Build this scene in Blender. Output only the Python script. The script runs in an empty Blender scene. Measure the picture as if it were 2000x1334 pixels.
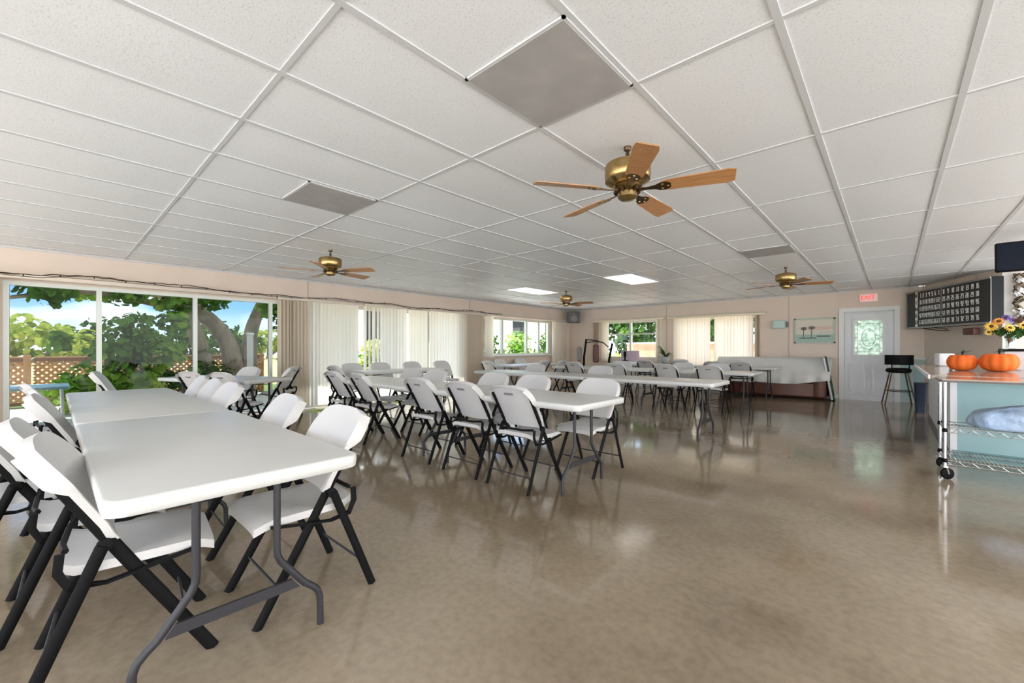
import bpy, math, random
from mathutils import Vector, Matrix, noise
R = random.Random(7)
PI = math.pi
S = bpy.context.scene
COL = S.collection
H = 2.48          # ceiling height
XL = -8.4         # left (window) wall
YB = 12.35        # back wall

# ------------------------------------------------------------------ materials
def mat(name, col, rough=.5, metal=0., spec=.5, **k):
    m = bpy.data.materials.new(name); m.use_nodes = True
    b = m.node_tree.nodes['Principled BSDF']
    b.inputs['Base Color'].default_value = (*col, 1)
    b.inputs['Roughness'].default_value = rough
    b.inputs['Metallic'].default_value = metal
    b.inputs['Specular IOR Level'].default_value = spec
    for a, v in k.items(): b.inputs[a.replace('_', ' ')].default_value = v
    return m
def N(m, t, **k):
    n = m.node_tree.nodes.new(t)
    for a, v in k.items(): setattr(n, a, v)
    return n
def L(m, a, b): m.node_tree.links.new(a, b)
def BS(m): return m.node_tree.nodes['Principled BSDF']
def ramp(m, src, stops):
    r = N(m, 'ShaderNodeValToRGB'); e = r.color_ramp.elements
    while len(e) < len(stops): e.new(.5)
    for i, (p, c) in enumerate(stops): e[i].position = p; e[i].color = (*c, 1)
    L(m, src, r.inputs[0]); return r.outputs[0]
def coords(m, scale=(1, 1, 1), kind='Object'):
    t = N(m, 'ShaderNodeTexCoord'); mp = N(m, 'ShaderNodeMapping')
    mp.inputs['Scale'].default_value = scale
    L(m, t.outputs[kind], mp.inputs[0]); return mp.outputs[0]
def noisy(name, stops, scale=5, stretch=(1, 1, 1), rough=.5, detail=4, bump=0, bscale=None, dist=.01, **k):
    m = mat(name, stops[0][1], rough, **k)
    c = coords(m, stretch)
    n = N(m, 'ShaderNodeTexNoise'); n.inputs['Scale'].default_value = scale; n.inputs['Detail'].default_value = detail
    L(m, c, n.inputs['Vector'])
    L(m, ramp(m, n.outputs[0], stops), BS(m).inputs['Base Color'])
    if bump:
        n2 = N(m, 'ShaderNodeTexNoise'); n2.inputs['Scale'].default_value = bscale or scale; n2.inputs['Detail'].default_value = 3
        L(m, c, n2.inputs['Vector'])
        b = N(m, 'ShaderNodeBump'); b.inputs['Strength'].default_value = bump; b.inputs['Distance'].default_value = dist
        L(m, n2.outputs[0], b.inputs['Height']); L(m, b.outputs[0], BS(m).inputs['Normal'])
    return m
def glassy(name, tint=(1, 1, 1), refl=.08):
    m = bpy.data.materials.new(name); m.use_nodes = True; nt = m.node_tree; nt.nodes.clear()
    o = N(m, 'ShaderNodeOutputMaterial'); t = N(m, 'ShaderNodeBsdfTransparent'); g = N(m, 'ShaderNodeBsdfGlossy'); x = N(m, 'ShaderNodeMixShader')
    t.inputs[0].default_value = (*tint, 1); g.inputs[1].default_value = .02; x.inputs[0].default_value = refl
    L(m, t.outputs[0], x.inputs[1]); L(m, g.outputs[0], x.inputs[2]); L(m, x.outputs[0], o.inputs[0]); return m
def translucent(name, col, amt=.5, stops=None, scale=3, stretch=(1, 1, 1)):
    m = bpy.data.materials.new(name); m.use_nodes = True; nt = m.node_tree; nt.nodes.clear()
    o = N(m, 'ShaderNodeOutputMaterial'); d = N(m, 'ShaderNodeBsdfDiffuse'); t = N(m, 'ShaderNodeBsdfTranslucent'); x = N(m, 'ShaderNodeMixShader')
    d.inputs[0].default_value = t.inputs[0].default_value = (*col, 1); x.inputs[0].default_value = amt
    if stops:
        c = coords(m, stretch); n = N(m, 'ShaderNodeTexNoise'); n.inputs['Scale'].default_value = scale; L(m, c, n.inputs['Vector'])
        r = ramp(m, n.outputs[0], stops); L(m, r, d.inputs[0]); L(m, r, t.inputs[0])
    L(m, d.outputs[0], x.inputs[1]); L(m, t.outputs[0], x.inputs[2]); L(m, x.outputs[0], o.inputs[0]); return m
def emit(name, col, s):
    m = mat(name, col, .4); b = BS(m); b.inputs['Emission Color'].default_value = (*col, 1); b.inputs['Emission Strength'].default_value = s; return m

M = {}
M['wall'] = noisy('beige_wall_paint', [(.3, (.72, .61, .52)), (.7, (.76, .65, .56))], 2, rough=.75, bump=.05, bscale=80)
M['white_wall'] = noisy('white_wall_paint', [(.3, (.74, .72, .69)), (.7, (.78, .76, .73))], 2, rough=.7)
M['trim'] = mat('white_trim', (.78, .80, .78), .4)
M['seam'] = mat('wall_seam', (.56, .47, .39), .6)
M['alu'] = mat('pale_aluminium', (.62, .66, .62), .4, .2)
M['tile'] = None
def make_tile():
    m = mat('ceiling_tile', (.74, .745, .75), .42, spec=.5)
    c = coords(m)
    v = N(m, 'ShaderNodeTexNoise'); v.inputs['Scale'].default_value = 110; v.inputs['Detail'].default_value = 2; v.inputs['Roughness'].default_value = .6
    L(m, c, v.inputs['Vector'])
    b = N(m, 'ShaderNodeBump'); b.inputs['Strength'].default_value = .3; b.inputs['Distance'].default_value = .003
    L(m, v.outputs[0], b.inputs['Height']); L(m, b.outputs[0], BS(m).inputs['Normal'])
    L(m, ramp(m, v.outputs[0], [(.33, (.68, .705, .735)), (.42, (.82, .85, .88)), (1, (.86, .885, .91))]), BS(m).inputs['Base Color'])
    return m
M['tile'] = make_tile()
M['tbar'] = mat('white_tee_bar', (.60, .615, .63), .6, spec=.3)
M['greypanel'] = noisy('grey_diffuser', [(.3, (.36, .35, .345)), (.55, (.40, .39, .385)), (.8, (.46, .45, .44))], 6, rough=.6, detail=8)
M['litpanel'] = emit('lit_diffuser', (1, .98, .95), .3)
def make_floor():
    m = mat('polished_floor', (.33, .27, .2), .12, spec=.75)
    c = coords(m)
    n1 = N(m, 'ShaderNodeTexNoise'); n1.inputs['Scale'].default_value = .55; n1.inputs['Detail'].default_value = 5; n1.inputs['Roughness'].default_value = .55
    n2 = N(m, 'ShaderNodeTexNoise'); n2.inputs['Scale'].default_value = 26; n2.inputs['Detail'].default_value = 8
    n3 = N(m, 'ShaderNodeTexNoise'); n3.inputs['Scale'].default_value = 1.6; n3.inputs['Detail'].default_value = 4
    for n in (n1, n2, n3): L(m, c, n.inputs['Vector'])
    a = ramp(m, n1.outputs[0], [(.36, (.18, .137, .09)), (.5, (.275, .222, .155)), (.66, (.365, .303, .225))])
    s = ramp(m, n2.outputs[0], [(.3, (.80, .78, .76)), (.6, (1, 1, 1)), (.75, (1.0, 1.0, 1.0))])
    x = N(m, 'ShaderNodeMix', data_type='RGBA', blend_type='MULTIPLY'); x.inputs[0].default_value = .8
    L(m, a, x.inputs[6]); L(m, s, x.inputs[7]); L(m, x.outputs[2], BS(m).inputs['Base Color'])
    r = N(m, 'ShaderNodeMapRange'); r.inputs[1].default_value = .3; r.inputs[2].default_value = .7; r.inputs[3].default_value = .06; r.inputs[4].default_value = .14
    L(m, n3.outputs[0], r.inputs[0]); L(m, r.outputs[0], BS(m).inputs['Roughness'])
    n4 = N(m, 'ShaderNodeTexNoise'); n4.inputs['Scale'].default_value = 3.5; n4.inputs['Detail'].default_value = 3; L(m, c, n4.inputs['Vector'])
    b = N(m, 'ShaderNodeBump'); b.inputs['Strength'].default_value = .03; b.inputs['Distance'].default_value = .004
    L(m, n4.outputs[0], b.inputs['Height']); L(m, b.outputs[0], BS(m).inputs['Normal'])
    return m
M['floor'] = make_floor()
M['plastic'] = noisy('white_moulded_plastic', [(.3, (.60, .60, .60)), (.7, (.64, .64, .64))], 3, rough=.38, bump=.06, bscale=140, dist=.002)
M['tabletop'] = noisy('white_table_plastic', [(.3, (.60, .61, .60)), (.7, (.64, .65, .635))], 2, rough=.3, bump=.08, bscale=90, dist=.002)
M['black'] = mat('black_powder_coat', (.006, .006, .007), .6, spec=.12)
M['greymetal'] = mat('dark_grey_steel', (.035, .035, .04), .42, .1, spec=.35)
M['badge'] = mat('grey_slot', (.20, .20, .21), .5)
M['brass'] = noisy('antique_brass', [(.3, (.30, .20, .08)), (.6, (.48, .34, .15)), (.8, (.62, .48, .26))], 14, rough=.28, metal=1.)
M['bronze'] = mat('dark_bronze', (.10, .065, .035), .35, .9)
M['wood'] = noisy('honey_oak', [(.3, (.36, .165, .06)), (.55, (.46, .23, .09)), (.75, (.54, .29, .13))], 6, stretch=(1, 14, 14), rough=.35, detail=6)
M['chrome'] = mat('chrome', (.72, .72, .73), .12, 1.)
M['blind'] = translucent('vertical_blind_fabric', (.80, .77, .71), .5)
M['drape'] = translucent('beige_blind_stack', (.62, .54, .44), .3)
M['sheer'] = translucent('ivory_blind_fabric', (.86, .82, .73), .45)
M['rail'] = mat('blind_headrail', (.66, .58, .49), .5)
M['cream'] = mat('cream_headrail', (.80, .74, .58), .5)
M['glass'] = glassy('window_glass', (.53, .56, .56), .012)
M['clear'] = glassy('clear_window_glass', (.95, .97, .96), .03)
M['vase'] = glassy('clear_vase_glass', (.85, .9, .88), .25)
M['teal'] = noisy('teal_paint', [(.3, (.30, .50, .53)), (.7, (.36, .56, .59))], 2, rough=.45)
M['wainscot'] = noisy('pale_teal_wainscot', [(.3, (.42, .52, .50)), (.7, (.46, .57, .55))], 2, rough=.5)
M['counter'] = noisy('tan_laminate', [(.3, (.36, .27, .21)), (.7, (.42, .32, .26))], 40, rough=.12)
M['darkedge'] = mat('dark_edge_band', (.09, .07, .06), .3)
M['white'] = mat('white_paint', (.86, .87, .88), .35)
M['orange'] = noisy('orange_pumpkin_felt', [(.3, (.85, .13, .012)), (.7, (.95, .22, .03))], 4, rough=.75)
M['dkgreen'] = mat('dark_green_felt', (.02, .07, .045), .7)
M['bluebag'] = noisy('pale_blue_plastic', [(.3, (.38, .52, .72)), (.7, (.52, .66, .84))], 7, rough=.3, bump=.7, bscale=9, dist=.05)
M['navy'] = mat('navy_plastic', (.02, .03, .055), .4)
M['screen'] = mat('dark_screen', (.008, .012, .022), .3, spec=.15)
M['board'] = mat('black_board_face', (.022, .026, .028), .35, spec=.3)
M['boardside'] = mat('black_board_side', (.005, .007, .011), .5, spec=.2)
M['digit'] = mat('white_lamp_digit', (.75, .77, .76), .4)
M['silver'] = mat('grey_frame_metal', (.32, .30, .30), .35, .6)
M['red'] = emit('exit_red', (.9, .06, .05), .22)
M['exitface'] = emit('exit_face', (.85, .60, .56), .06)
M['brownleather'] = noisy('brown_leather', [(.3, (.09, .028, .016)), (.7, (.15, .048, .026))], 4, rough=.4)
M['sheet'] = noisy('white_sheet', [(.3, (.66, .67, .65)), (.7, (.72, .73, .71))], 3, rough=.5)
M['paper'] = mat('painting_sky', (.70, .66, .56), .6)
M['pink'] = mat('painting_pink', (.72, .53, .46), .6)
M['sea'] = mat('painting_sea', (.38, .52, .45), .6)
M['palm'] = mat('painting_palm', (.13, .16, .13), .6)
M['frame'] = mat('mint_grey_frame', (.42, .53, .47), .4)
M['aqua'] = mat('pale_aqua_paint', (.50, .66, .64), .5)
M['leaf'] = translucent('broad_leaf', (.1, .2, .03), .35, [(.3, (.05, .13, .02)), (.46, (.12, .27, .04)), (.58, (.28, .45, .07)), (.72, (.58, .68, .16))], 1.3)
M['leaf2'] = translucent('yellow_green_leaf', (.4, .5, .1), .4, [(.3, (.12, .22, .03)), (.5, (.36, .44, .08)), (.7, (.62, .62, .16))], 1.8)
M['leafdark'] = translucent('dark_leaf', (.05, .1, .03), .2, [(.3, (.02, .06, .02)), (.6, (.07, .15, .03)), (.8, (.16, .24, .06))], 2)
M['bark'] = noisy('grey_bark', [(.3, (.22, .18, .13)), (.6, (.40, .33, .25)), (.8, (.56, .48, .38))], 5, stretch=(1, 1, .35), rough=.9, bump=.9, bscale=9, dist=.05)
M['grass'] = noisy('lawn', [(.3, (.06, .14, .02)), (.55, (.16, .26, .05)), (.8, (.40, .42, .16))], 3, rough=.9, detail=8)
M['field'] = noisy('dry_field', [(.3, (.38, .38, .11)), (.5, (.62, .50, .26)), (.7, (.74, .60, .40))], .9, rough=.9, detail=9, bump=1, bscale=3, dist=.3)
M['patio'] = noisy('concrete_patio', [(.3, (.62, .60, .56)), (.7, (.74, .72, .68))], 4, rough=.8)
M['lattice'] = noisy('orange_cedar', [(.3, (.62, .30, .14)), (.7, (.80, .45, .25))], 6, rough=.7)
M['cedar'] = mat('dark_cedar_rail', (.28, .13, .07), .7)
M['stucco'] = mat('white_stucco', (.78, .74, .70), .8)
M['terracotta'] = noisy('terracotta_wall', [(.3, (.55, .27, .17)), (.7, (.68, .38, .26))], 4, rough=.8)
M['flowery'] = mat('yellow_petal', (.85, .62, .12), .6)
M['flowero'] = mat('orange_petal', (.80, .33, .06), .6)
M['flowerp'] = mat('purple_petal', (.20, .13, .50), .6)
M['flowerc'] = mat('brown_flower_centre', (.10, .035, .015), .8)
M['greystuff'] = mat('grey_plastic', (.22, .21, .21), .5)
M['maroon'] = mat('maroon_upholstery', (.13, .05, .045), .5)
M['speaker'] = mat('speaker_grey', (.11, .12, .12), .6)

# ------------------------------------------------------------------ mesh builder
class MB:
    def __init__(s): s.v = []; s.f = []; s.m = []; s.mats = []
    def mi(s, m):
        if m not in s.mats: s.mats.append(m)
        return s.mats.index(m)
    def add(s, vs, fs, m, T=None):
        o = len(s.v)
        for p in vs:
            p = Vector(p)
            s.v.append(T @ p if T else p)
        i = s.mi(m)
        for f in fs: s.f.append([o + q for q in f]); s.m.append(i)
        return s
    def box(s, lo, hi, m, T=None, bev=0):
        x0, y0, z0 = lo; x1, y1, z1 = hi
        if bev <= 0:
            return s.add([(x0,y0,z0),(x1,y0,z0),(x1,y1,z0),(x0,y1,z0),(x0,y0,z1),(x1,y0,z1),(x1,y1,z1),(x0,y1,z1)],
                         [(3,2,1,0),(4,5,6,7),(0,1,5,4),(1,2,6,5),(2,3,7,6),(3,0,4,7)], m, T)
        b = min(bev, (x1-x0)/2.1, (y1-y0)/2.1, (z1-z0)/2.1)
        rings = []
        for z, i in ((z0, b), (z0 + b, 0), (z1 - b, 0), (z1, b)):
            rings.append(rrect(x0 + i, y0 + i, x1 - i, y1 - i, max(b - i * .6, .0004), z, 2))
        return s.loft(rings, m, T)
    def loft(s, rings, m, T=None, cap=True, close=True):
        n = len(rings[0]); vs = [p for r in rings for p in r]; fs = []
        for k in range(len(rings) - 1):
            for i in range(n if close else n - 1):
                j = (i + 1) % n
                fs.append((k*n+i, k*n+j, (k+1)*n+j, (k+1)*n+i))
        if cap and close: fs.append(tuple(range(n))[::-1]); fs.append(tuple((len(rings)-1)*n + i for i in range(n)))
        return s.add(vs, fs, m, T)
    def tube(s, pts, r, m, n=8, flat=None, T=None, up=(0, 0, 1)):
        pts = [Vector(p) for p in pts]; rings = []
        for i, p in enumerate(pts):
            a = pts[max(i-1, 0)]; b = pts[min(i+1, len(pts)-1)]
            d = (b - a).normalized(); u = Vector(up)
            if abs(d.dot(u)) > .97: u = Vector((1, 0, 0)) if abs(d.x) < .9 else Vector((0, 1, 0))
            e = d.cross(u).normalized(); g = e.cross(d).normalized()
            rr = r[i] if isinstance(r, (list, tuple)) else r
            ra, rb = (rr, rr) if not flat else flat
            rings.append([p + e * ra * math.cos(2*PI*k/n) + g * rb * math.sin(2*PI*k/n) for k in range(n)])
        return s.loft(rings, m, T)
    def lathe(s, prof, m, n=20, T=None, sx=1, sy=1):
        return s.loft([[(max(r, .0003)*math.cos(2*PI*k/n)*sx, max(r, .0003)*math.sin(2*PI*k/n)*sy, z) for k in range(n)] for r, z in prof], m, T)
    def shell(s, P, nrm, th, m, T=None):
        # P: grid rows of points; offset by nrm*th gives the other side; closed
        a = len(P); b = len(P[0]); nv = Vector(nrm)
        vs = [Vector(p) for r in P for p in r] + [Vector(p) + nv * th for r in P for p in r]
        o = a * b; fs = []
        for i in range(a-1):
            for j in range(b-1):
                q = (i*b+j, i*b+j+1, (i+1)*b+j+1, (i+1)*b+j)
                fs.append(q); fs.append(tuple(o+k for k in q[::-1]))
        edge = [(0, j) for j in range(b)] + [(i, b-1) for i in range(1, a)] + [(a-1, j) for j in range(b-2, -1, -1)] + [(i, 0) for i in range(a-2, 0, -1)]
        e = [i*b+j for i, j in edge]
        for k in range(len(e)):
            k2 = (k+1) % len(e); fs.append((e[k2], e[k], o+e[k], o+e[k2]))
        return s.add(vs, fs, m, T)
    def build(s, name, parent=None, smooth=True, ang=40):
        me = bpy.data.meshes.new(name); me.from_pydata([tuple(v) for v in s.v], [], s.f); me.update()
        for m in s.mats: me.materials.append(m)
        me.polygons.foreach_set('material_index', s.m)
        if smooth:
            me.polygons.foreach_set('use_smooth', [True]*len(me.polygons)); me.set_sharp_from_angle(angle=math.radians(ang))
        o = bpy.data.objects.new(name, me); COL.objects.link(o)
        if parent: o.parent = parent
        return o
def rrect(x0, y0, x1, y1, r, z, n=4):
    r = min(r, (x1-x0)/2.01, (y1-y0)/2.01); out = []
    for cx, cy, a in ((x1-r, y1-r, 0), (x0+r, y1-r, 90), (x0+r, y0+r, 180), (x1-r, y0+r, 270)):
        for k in range(n+1):
            t = math.radians(a + 90*k/n); out.append((cx + r*math.cos(t), cy + r*math.sin(t), z))
    return out
def tag(o, label=None, cat=None, group=None, kind=None):
    if label: o['label'] = label
    if cat: o['category'] = cat
    if group: o['group'] = group
    if kind: o['kind'] = kind
    return o
def empty(name, loc=(0, 0, 0), rz=0):
    o = bpy.data.objects.new(name, None); COL.objects.link(o); o.location = loc; o.rotation_euler = (0, 0, rz); o.empty_display_size = .1
    return o
def dup(root, loc, rz, label, group=None):
    def cp(o, par):
        c = o.copy(); COL.objects.link(c); c.parent = par
        for ch in list(o.children): cp(ch, c)
        return c
    r = cp(root, None); r.location = loc; r.rotation_euler = (0, 0, rz); r['label'] = label
    if group: r['group'] = group
    return r
def struct(o): o['kind'] = 'structure'; return o
def Tz(x, y, z, rz=0): return Matrix.Translation((x, y, z)) @ Matrix.Rotation(rz, 4, 'Z')

# ------------------------------------------------------------------ setting
XR, YN = 3.4, -3.4
b = MB(); b.box((XL, YN, -.15), (XR, YB + .15, 0), M['floor']); struct(b.build('floor', smooth=False))
# ceiling: sagging lay-in tiles 0.605 x 1.215
gx = [-.94 + .605*k for k in range(-13, 11)]; gx = [x for x in gx if XL + .05 < x < XR]; gy = [1.95 + 1.215*k for k in range(-6, 10)]; gy = [y for y in gy if YN < y < YB]
xs = [XL] + gx + [XR]; ys = [YN] + gy + [YB]
b = MB(); nn = 6
for i in range(len(xs)-1):
    for j in range(len(ys)-1):
        a = .003 + .006*R.random(); tx = (R.random()-.5)*.004
        P = []
        for p in range(nn+1):
            row = []
            for q in range(nn+1):
                s_, t_ = p/nn, q/nn
                row.append((xs[i]+(xs[i+1]-xs[i])*s_, ys[j]+(ys[j+1]-ys[j])*t_, H + .004 - a*16*s_*(1-s_)*t_*(1-t_)))
            P.append(row)
        vs = [v for r in P for v in r]; m1 = nn+1
        b.add(vs, [(p*m1+q, p*m1+q+1, (p+1)*m1+q+1, (p+1)*m1+q) for p in range(nn) for q in range(nn)], M['tile'])
b.box((XL-1.3, YN-.3, H+.08), (XR, YB+.55, H+.2), M['trim'])  # roof slab; unseen eave overhang added to keep sun off the blinds
struct(b.build('ceiling', ang=15))
b = MB()
for x in gx: b.box((x-.015, YN, H-.003), (x+.015, YB, H+.01), M['tbar'])
for y in gy: b.box((XL, y-.012, H-.002), (XR, y+.012, H+.01), M['tbar'])
b.box((XL, YN, H-.02), (XL+.02, YB, H+.01), M['tbar']); b.box((XL, YB-.02, H-.02), (.42, YB, H+.01), M['tbar'])
struct(b.build('trim_1', smooth=False))

# left wall
WT = .15
b = MB(); W = M['wall']
b.box((XL-WT, YN, 2.04), (XL, YB, H), W)
b.box((XL-WT, YN, 0), (XL, -.42, 2.04), W)
b.box((XL-WT, 7.2, 0), (XL, 8.0, 2.04), W)
b.box((XL-WT, 8.0, 0), (XL, 11.1, .95), W)
b.box((XL-WT, 11.1, 0), (XL, YB+.15, 2.04), W)
for y in (3.35, 7.55): b.box((XL, y-.012, 2.12), (XL+.012, y+.012, H), M['seam'])
struct(b.build('wall_left', smooth=False))
b = MB()
b.box((XL-WT-.02, 8.0, .93), (XL+.10, 11.1, .965), M['trim'], bev=.01)
struct(b.build('trim_2'))
def window(idx, horiz, a0, a1, z0, z1, posts, rails=(), w=.05, pane=None, c=None):
    """horiz 'Y': window lies in plane X=c and runs along Y, 'X': plane Y=c runs along X"""
    e = empty('window_%d' % idx, (0, 0, 0)); struct(e)
    def bx(mb, u0, u1, zz0, zz1, d0, d1, m):
        if horiz == 'Y': mb.box((c-d1, u0, zz0), (c-d0, u1, zz1), m)
        else: mb.box((u0, c+d0, zz0), (u1, c+d1, zz1), m)
    f = MB(); A = M['alu']
    bx(f, a0, a1, z0, z0+.045, .01, .10, A); bx(f, a0, a1, z1-.05, z1, .01, .10, A)
    for p in [a0+w/2] + list(posts) + [a1-w/2]: bx(f, p-w/2, p+w/2, z0+.045, z1-.05, .012, .095, A)
    for r in rails: bx(f, a0, a1, r-.02, r+.02, .02, .085, A)
    f.build('window_frame', e, smooth=False)
    P = [a0+w/2] + list(posts) + [a1-w/2]
    for k in range(len(P)-1):
        g = MB(); bx(g, P[k]+w/2, P[k+1]-w/2, z0+.045, z1-.05, .05, .056, pane or M['clear']); g.build('pane', e, smooth=False)
    return e
window(1, 'Y', -.42, 3.35, .0, 2.04, [.46, 1.58, 2.70], w=.055, c=XL, pane=M['glass'])
window(2, 'Y', 3.35, 7.2, .0, 2.04, [4.3, 5.25, 6.2], w=.055, c=XL)
window(3, 'Y', 8.0, 11.1, .965, 2.04, [8.85, 9.95, 10.55], w=.07, c=XL)

# back wall with two windows and a door opening
b = MB()
DX0, DX1 = -.82, .04
b.box((XL-WT, YB, 0), (-7.1, YB+WT, H), W)
b.box((-7.1, YB, 0), (-5.2, YB+WT, .85), W); b.box((-7.1, YB, 2.03), (-5.2, YB+WT, H), W)
b.box((-5.2, YB, 0), (-4.65, YB+WT, H), W)
b.box((-4.65, YB, 0), (-2.6, YB+WT, .6), W); b.box((-4.65, YB, 2.03), (-2.6, YB+WT, H), W)
b.box((-2.6, YB, 0), (DX0, YB+WT, H), W); b.box((DX0, YB, 2.0), (DX1, YB+WT, H), W); b.box((DX1, YB, 0), (.60, YB+WT, H), W)
for x in (-4.98, -1.9): b.box((x-.012, YB-.01, .95), (x+.012, YB, H), M['seam'])
struct(b.build('wall_back', smooth=False))
window(4, 'X', -7.1, -5.2, .85, 2.03, [-6.15], rails=[1.62], w=.06, c=YB)
window(5, 'X', -4.65, -2.6, .6, 2.03, [-3.62], w=.06, c=YB)
# wainscot and rail, right of the door; diagonal wall; bar wall
b = MB()
b.box((.10, YB-.02, .0), (.60, YB, .93), M['wainscot']); b.box((.10, YB-.035, .93), (.60, YB, .97), M['trim'])
for x in (.2, .35): b.box((x, YB-.026, .15), (x+.1, YB-.02, .85), M['teal'])
struct(b.build('trim_3', smooth=False))
b = MB(); b.box((-2.55, YB-.02, 0), (DX0-.1, YB, .1), M['trim']); b.box((-8.38, YB-.02, 0), (-2.55, YB, .1), M['trim']); struct(b.build('baseboard_back', smooth=False))
def prism(mb, poly, z0, z1, m):
    n = len(poly)
    mb.add([(x, y, z0) for x, y in poly] + [(x, y, z1) for x, y in poly], [tuple(range(n))[::-1], tuple(range(n, 2*n))] + [(i, (i+1) % n, n+(i+1) % n, n+i) for i in range(n)], m)
b = MB(); prism(b, [(.46, 12.45), (1.34, 10.48), (1.49, 10.55), (.62, 12.5)], 0, H, W); struct(b.build('wall_diagonal', smooth=False))
b = MB(); b.box((1.34, 10.48, 0), (XR, 10.63, H), M['white_wall']); struct(b.build('wall_bar', smooth=False))

# door
e = struct(empty('door_1', ((DX0+DX1)/2, YB, 0)))
w = (DX1-DX0)/2
b = MB()
for s in (-1, 1): b.box((s*w-.0 if s > 0 else -w-.09, -.03, 0), (w+.09 if s > 0 else -w, .02, 2.09), M['trim'])
b.box((-w, -.03, 2.0), (w, .02, 2.09), M['trim']); b.box((-w-.02, .046, .0), (-w+.03, .14, 2.02), M['trim']); b.box((w-.03, .046, 0), (w+.02, .14, 2.02), M['trim']); b.box((-w, .046, 1.97), (w, .14, 2.02), M['trim']); b.box((-w, -.01, 0), (w, .14, .012), M['silver']); b.build('door_frame', e, smooth=False)
b = MB(); D = mat('door_white', (.74, .765, .79), .4)
gx0, gx1, gz0, gz1 = -.29, .17, 1.02, 1.80
gx0, gx1 = -.25, .25
b.box((-w, .0, .01), (gx0, .045, 2.0), D); b.box((gx1, .0, .01), (w, .045, 2.0), D)
b.box((gx0, .0, .01), (gx1, .045, gz0), D); b.box((gx0, .0, gz1), (gx1, .045, 2.0), D)
for x0, x1 in ((-.34, -.05), (.05, .34)):
    for q, dd in ((0, .020), (.022, .020), (.05, .016)):
        
        if q != .022: b.box((x0+q, -dd, .14+q), (x1-q, .002, .84-q), D if q == 0 else M['white'])
        else:
            for lo, hi in (((x0+q, -.0215, .14+q), (x0+q+.012, 0, .84-q)), ((x1-q-.012, -.0215, .14+q), (x1-q, 0, .84-q)), ((x0+q, -.0215, .14+q), (x1-q, 0, .152+q)), ((x0+q, -.0215, .828-q), (x1-q, 0, .84-q))): b.box(lo, hi, M['silver'])
b.build('door_leaf', e, smooth=False).location.y = .022
b = MB(); b.box((gx0, .015, gz0), (gx1, .022, gz1), translucent('frosted_door_glass', (.50, .60, .55), .9, [(.3, (.60, .72, .66)), (.7, (.84, .92, .88))], 18) if False else translucent('frosted_door_glass', (.5, .6, .55), .8, [(.3, (.34, .46, .40)), (.5, (.55, .66, .60)), (.7, (.72, .82, .77))], 14)); g = b.build('leaded_pane', e, smooth=False); g.location.y = .022
b = MB(); T_ = M['trim']
for lo, hi in (((gx0-.03, -.012, gz0-.03), (gx0+.01, .0, gz1+.03)), ((gx1-.01, -.012, gz0-.03), (gx1+.03, .0, gz1+.03)), ((gx0, -.012, gz0-.03), (gx1, 0, gz0)), ((gx0, -.012, gz1), (gx1, 0, gz1+.03))): b.box(lo, hi, T_)
b.build('pane_moulding', e, smooth=False)
b = MB(); came = M['silver']
for x in (-.19, .19): b.box((x-.005, .008, gz0), (x+.005, .016, gz1), came)
for z in (1.10, 1.72): b.box((gx0, .008, z-.005), (gx1, .016, z+.005), came)
for k in range(12):
    a0 = 2*PI*k/12; a1 = 2*PI*(k+1)/12
    b.tube([(.12*math.cos(a0), .01, 1.41+.2*math.sin(a0)), (.12*math.cos(a1), .01, 1.41+.2*math.sin(a1))], .005, came, 5)
for x in (-.22, .22):
    for z in (1.06, 1.41, 1.76): b.box((x-.02, .006, z-.02), (x+.02, .016, z+.02), came)
b.build('came', e)
b = MB(); b.lathe([(.0, 0), (.028, .002), (.03, .02), (.012, .03), (.012, .05), (.03, .06), (.032, .08), (.0, .09)], M['chrome'], 14, T=Matrix.Translation((w-.06, 0, .98)) @ Matrix.Rotation(PI/2, 4, 'X'))
b.build('door_knob', e)

# ------------------------------------------------------------------ outdoors
b = MB(); b.box((XL-1.0, -12, -.16), (XL-WT, 24, -.03), M['patio']); b.box((XL-4.5, -12, -.16), (XL-1.0, 24, -.04), M['patio']); b.box((XL-1, YB+.15, -.16), (2.6, 15, -.04), M['patio']); b.box((XR, -12, -.16), (16, 15, -.03), M['patio']); b.box((XL-.15, -12, -.16), (XR, YN, -.03), M['patio']); struct(b.build('patio', smooth=False))  # strips behind and right of the hall: unseen, added to bounce light onto ceiling
b = MB(); b.box((-16, -25, -.22), (XL-4.5, 45, -.08), M['grass']); b.box((-16, YB+2.5, -.22), (20, 45, -.08), M['grass']); tag(b.build('lawn', smooth=False), 'green lawn outside beyond the concrete patio', 'grass', kind='stuff')
# dry field: gently rolling terrain
b = MB(); n = 40; vs = []; fs = []
for i in range(n+1):
    for j in range(n+1):
        x = -16 - 74*i/n; y = -60 + 130*j/n
        vs.append((x, y, -.2 + (noise.noise(Vector((x*.15, y*.15, 0)))*.08)))
for i in range(n):
    for j in range(n): fs.append((i*(n+1)+j, i*(n+1)+j+1, (i+1)*(n+1)+j+1, (i+1)*(n+1)+j))
b.add(vs, fs, M['field']); tag(b.build('dry_field'), 'dry yellow field stretching beyond the lattice fence', 'field', kind='stuff')

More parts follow.
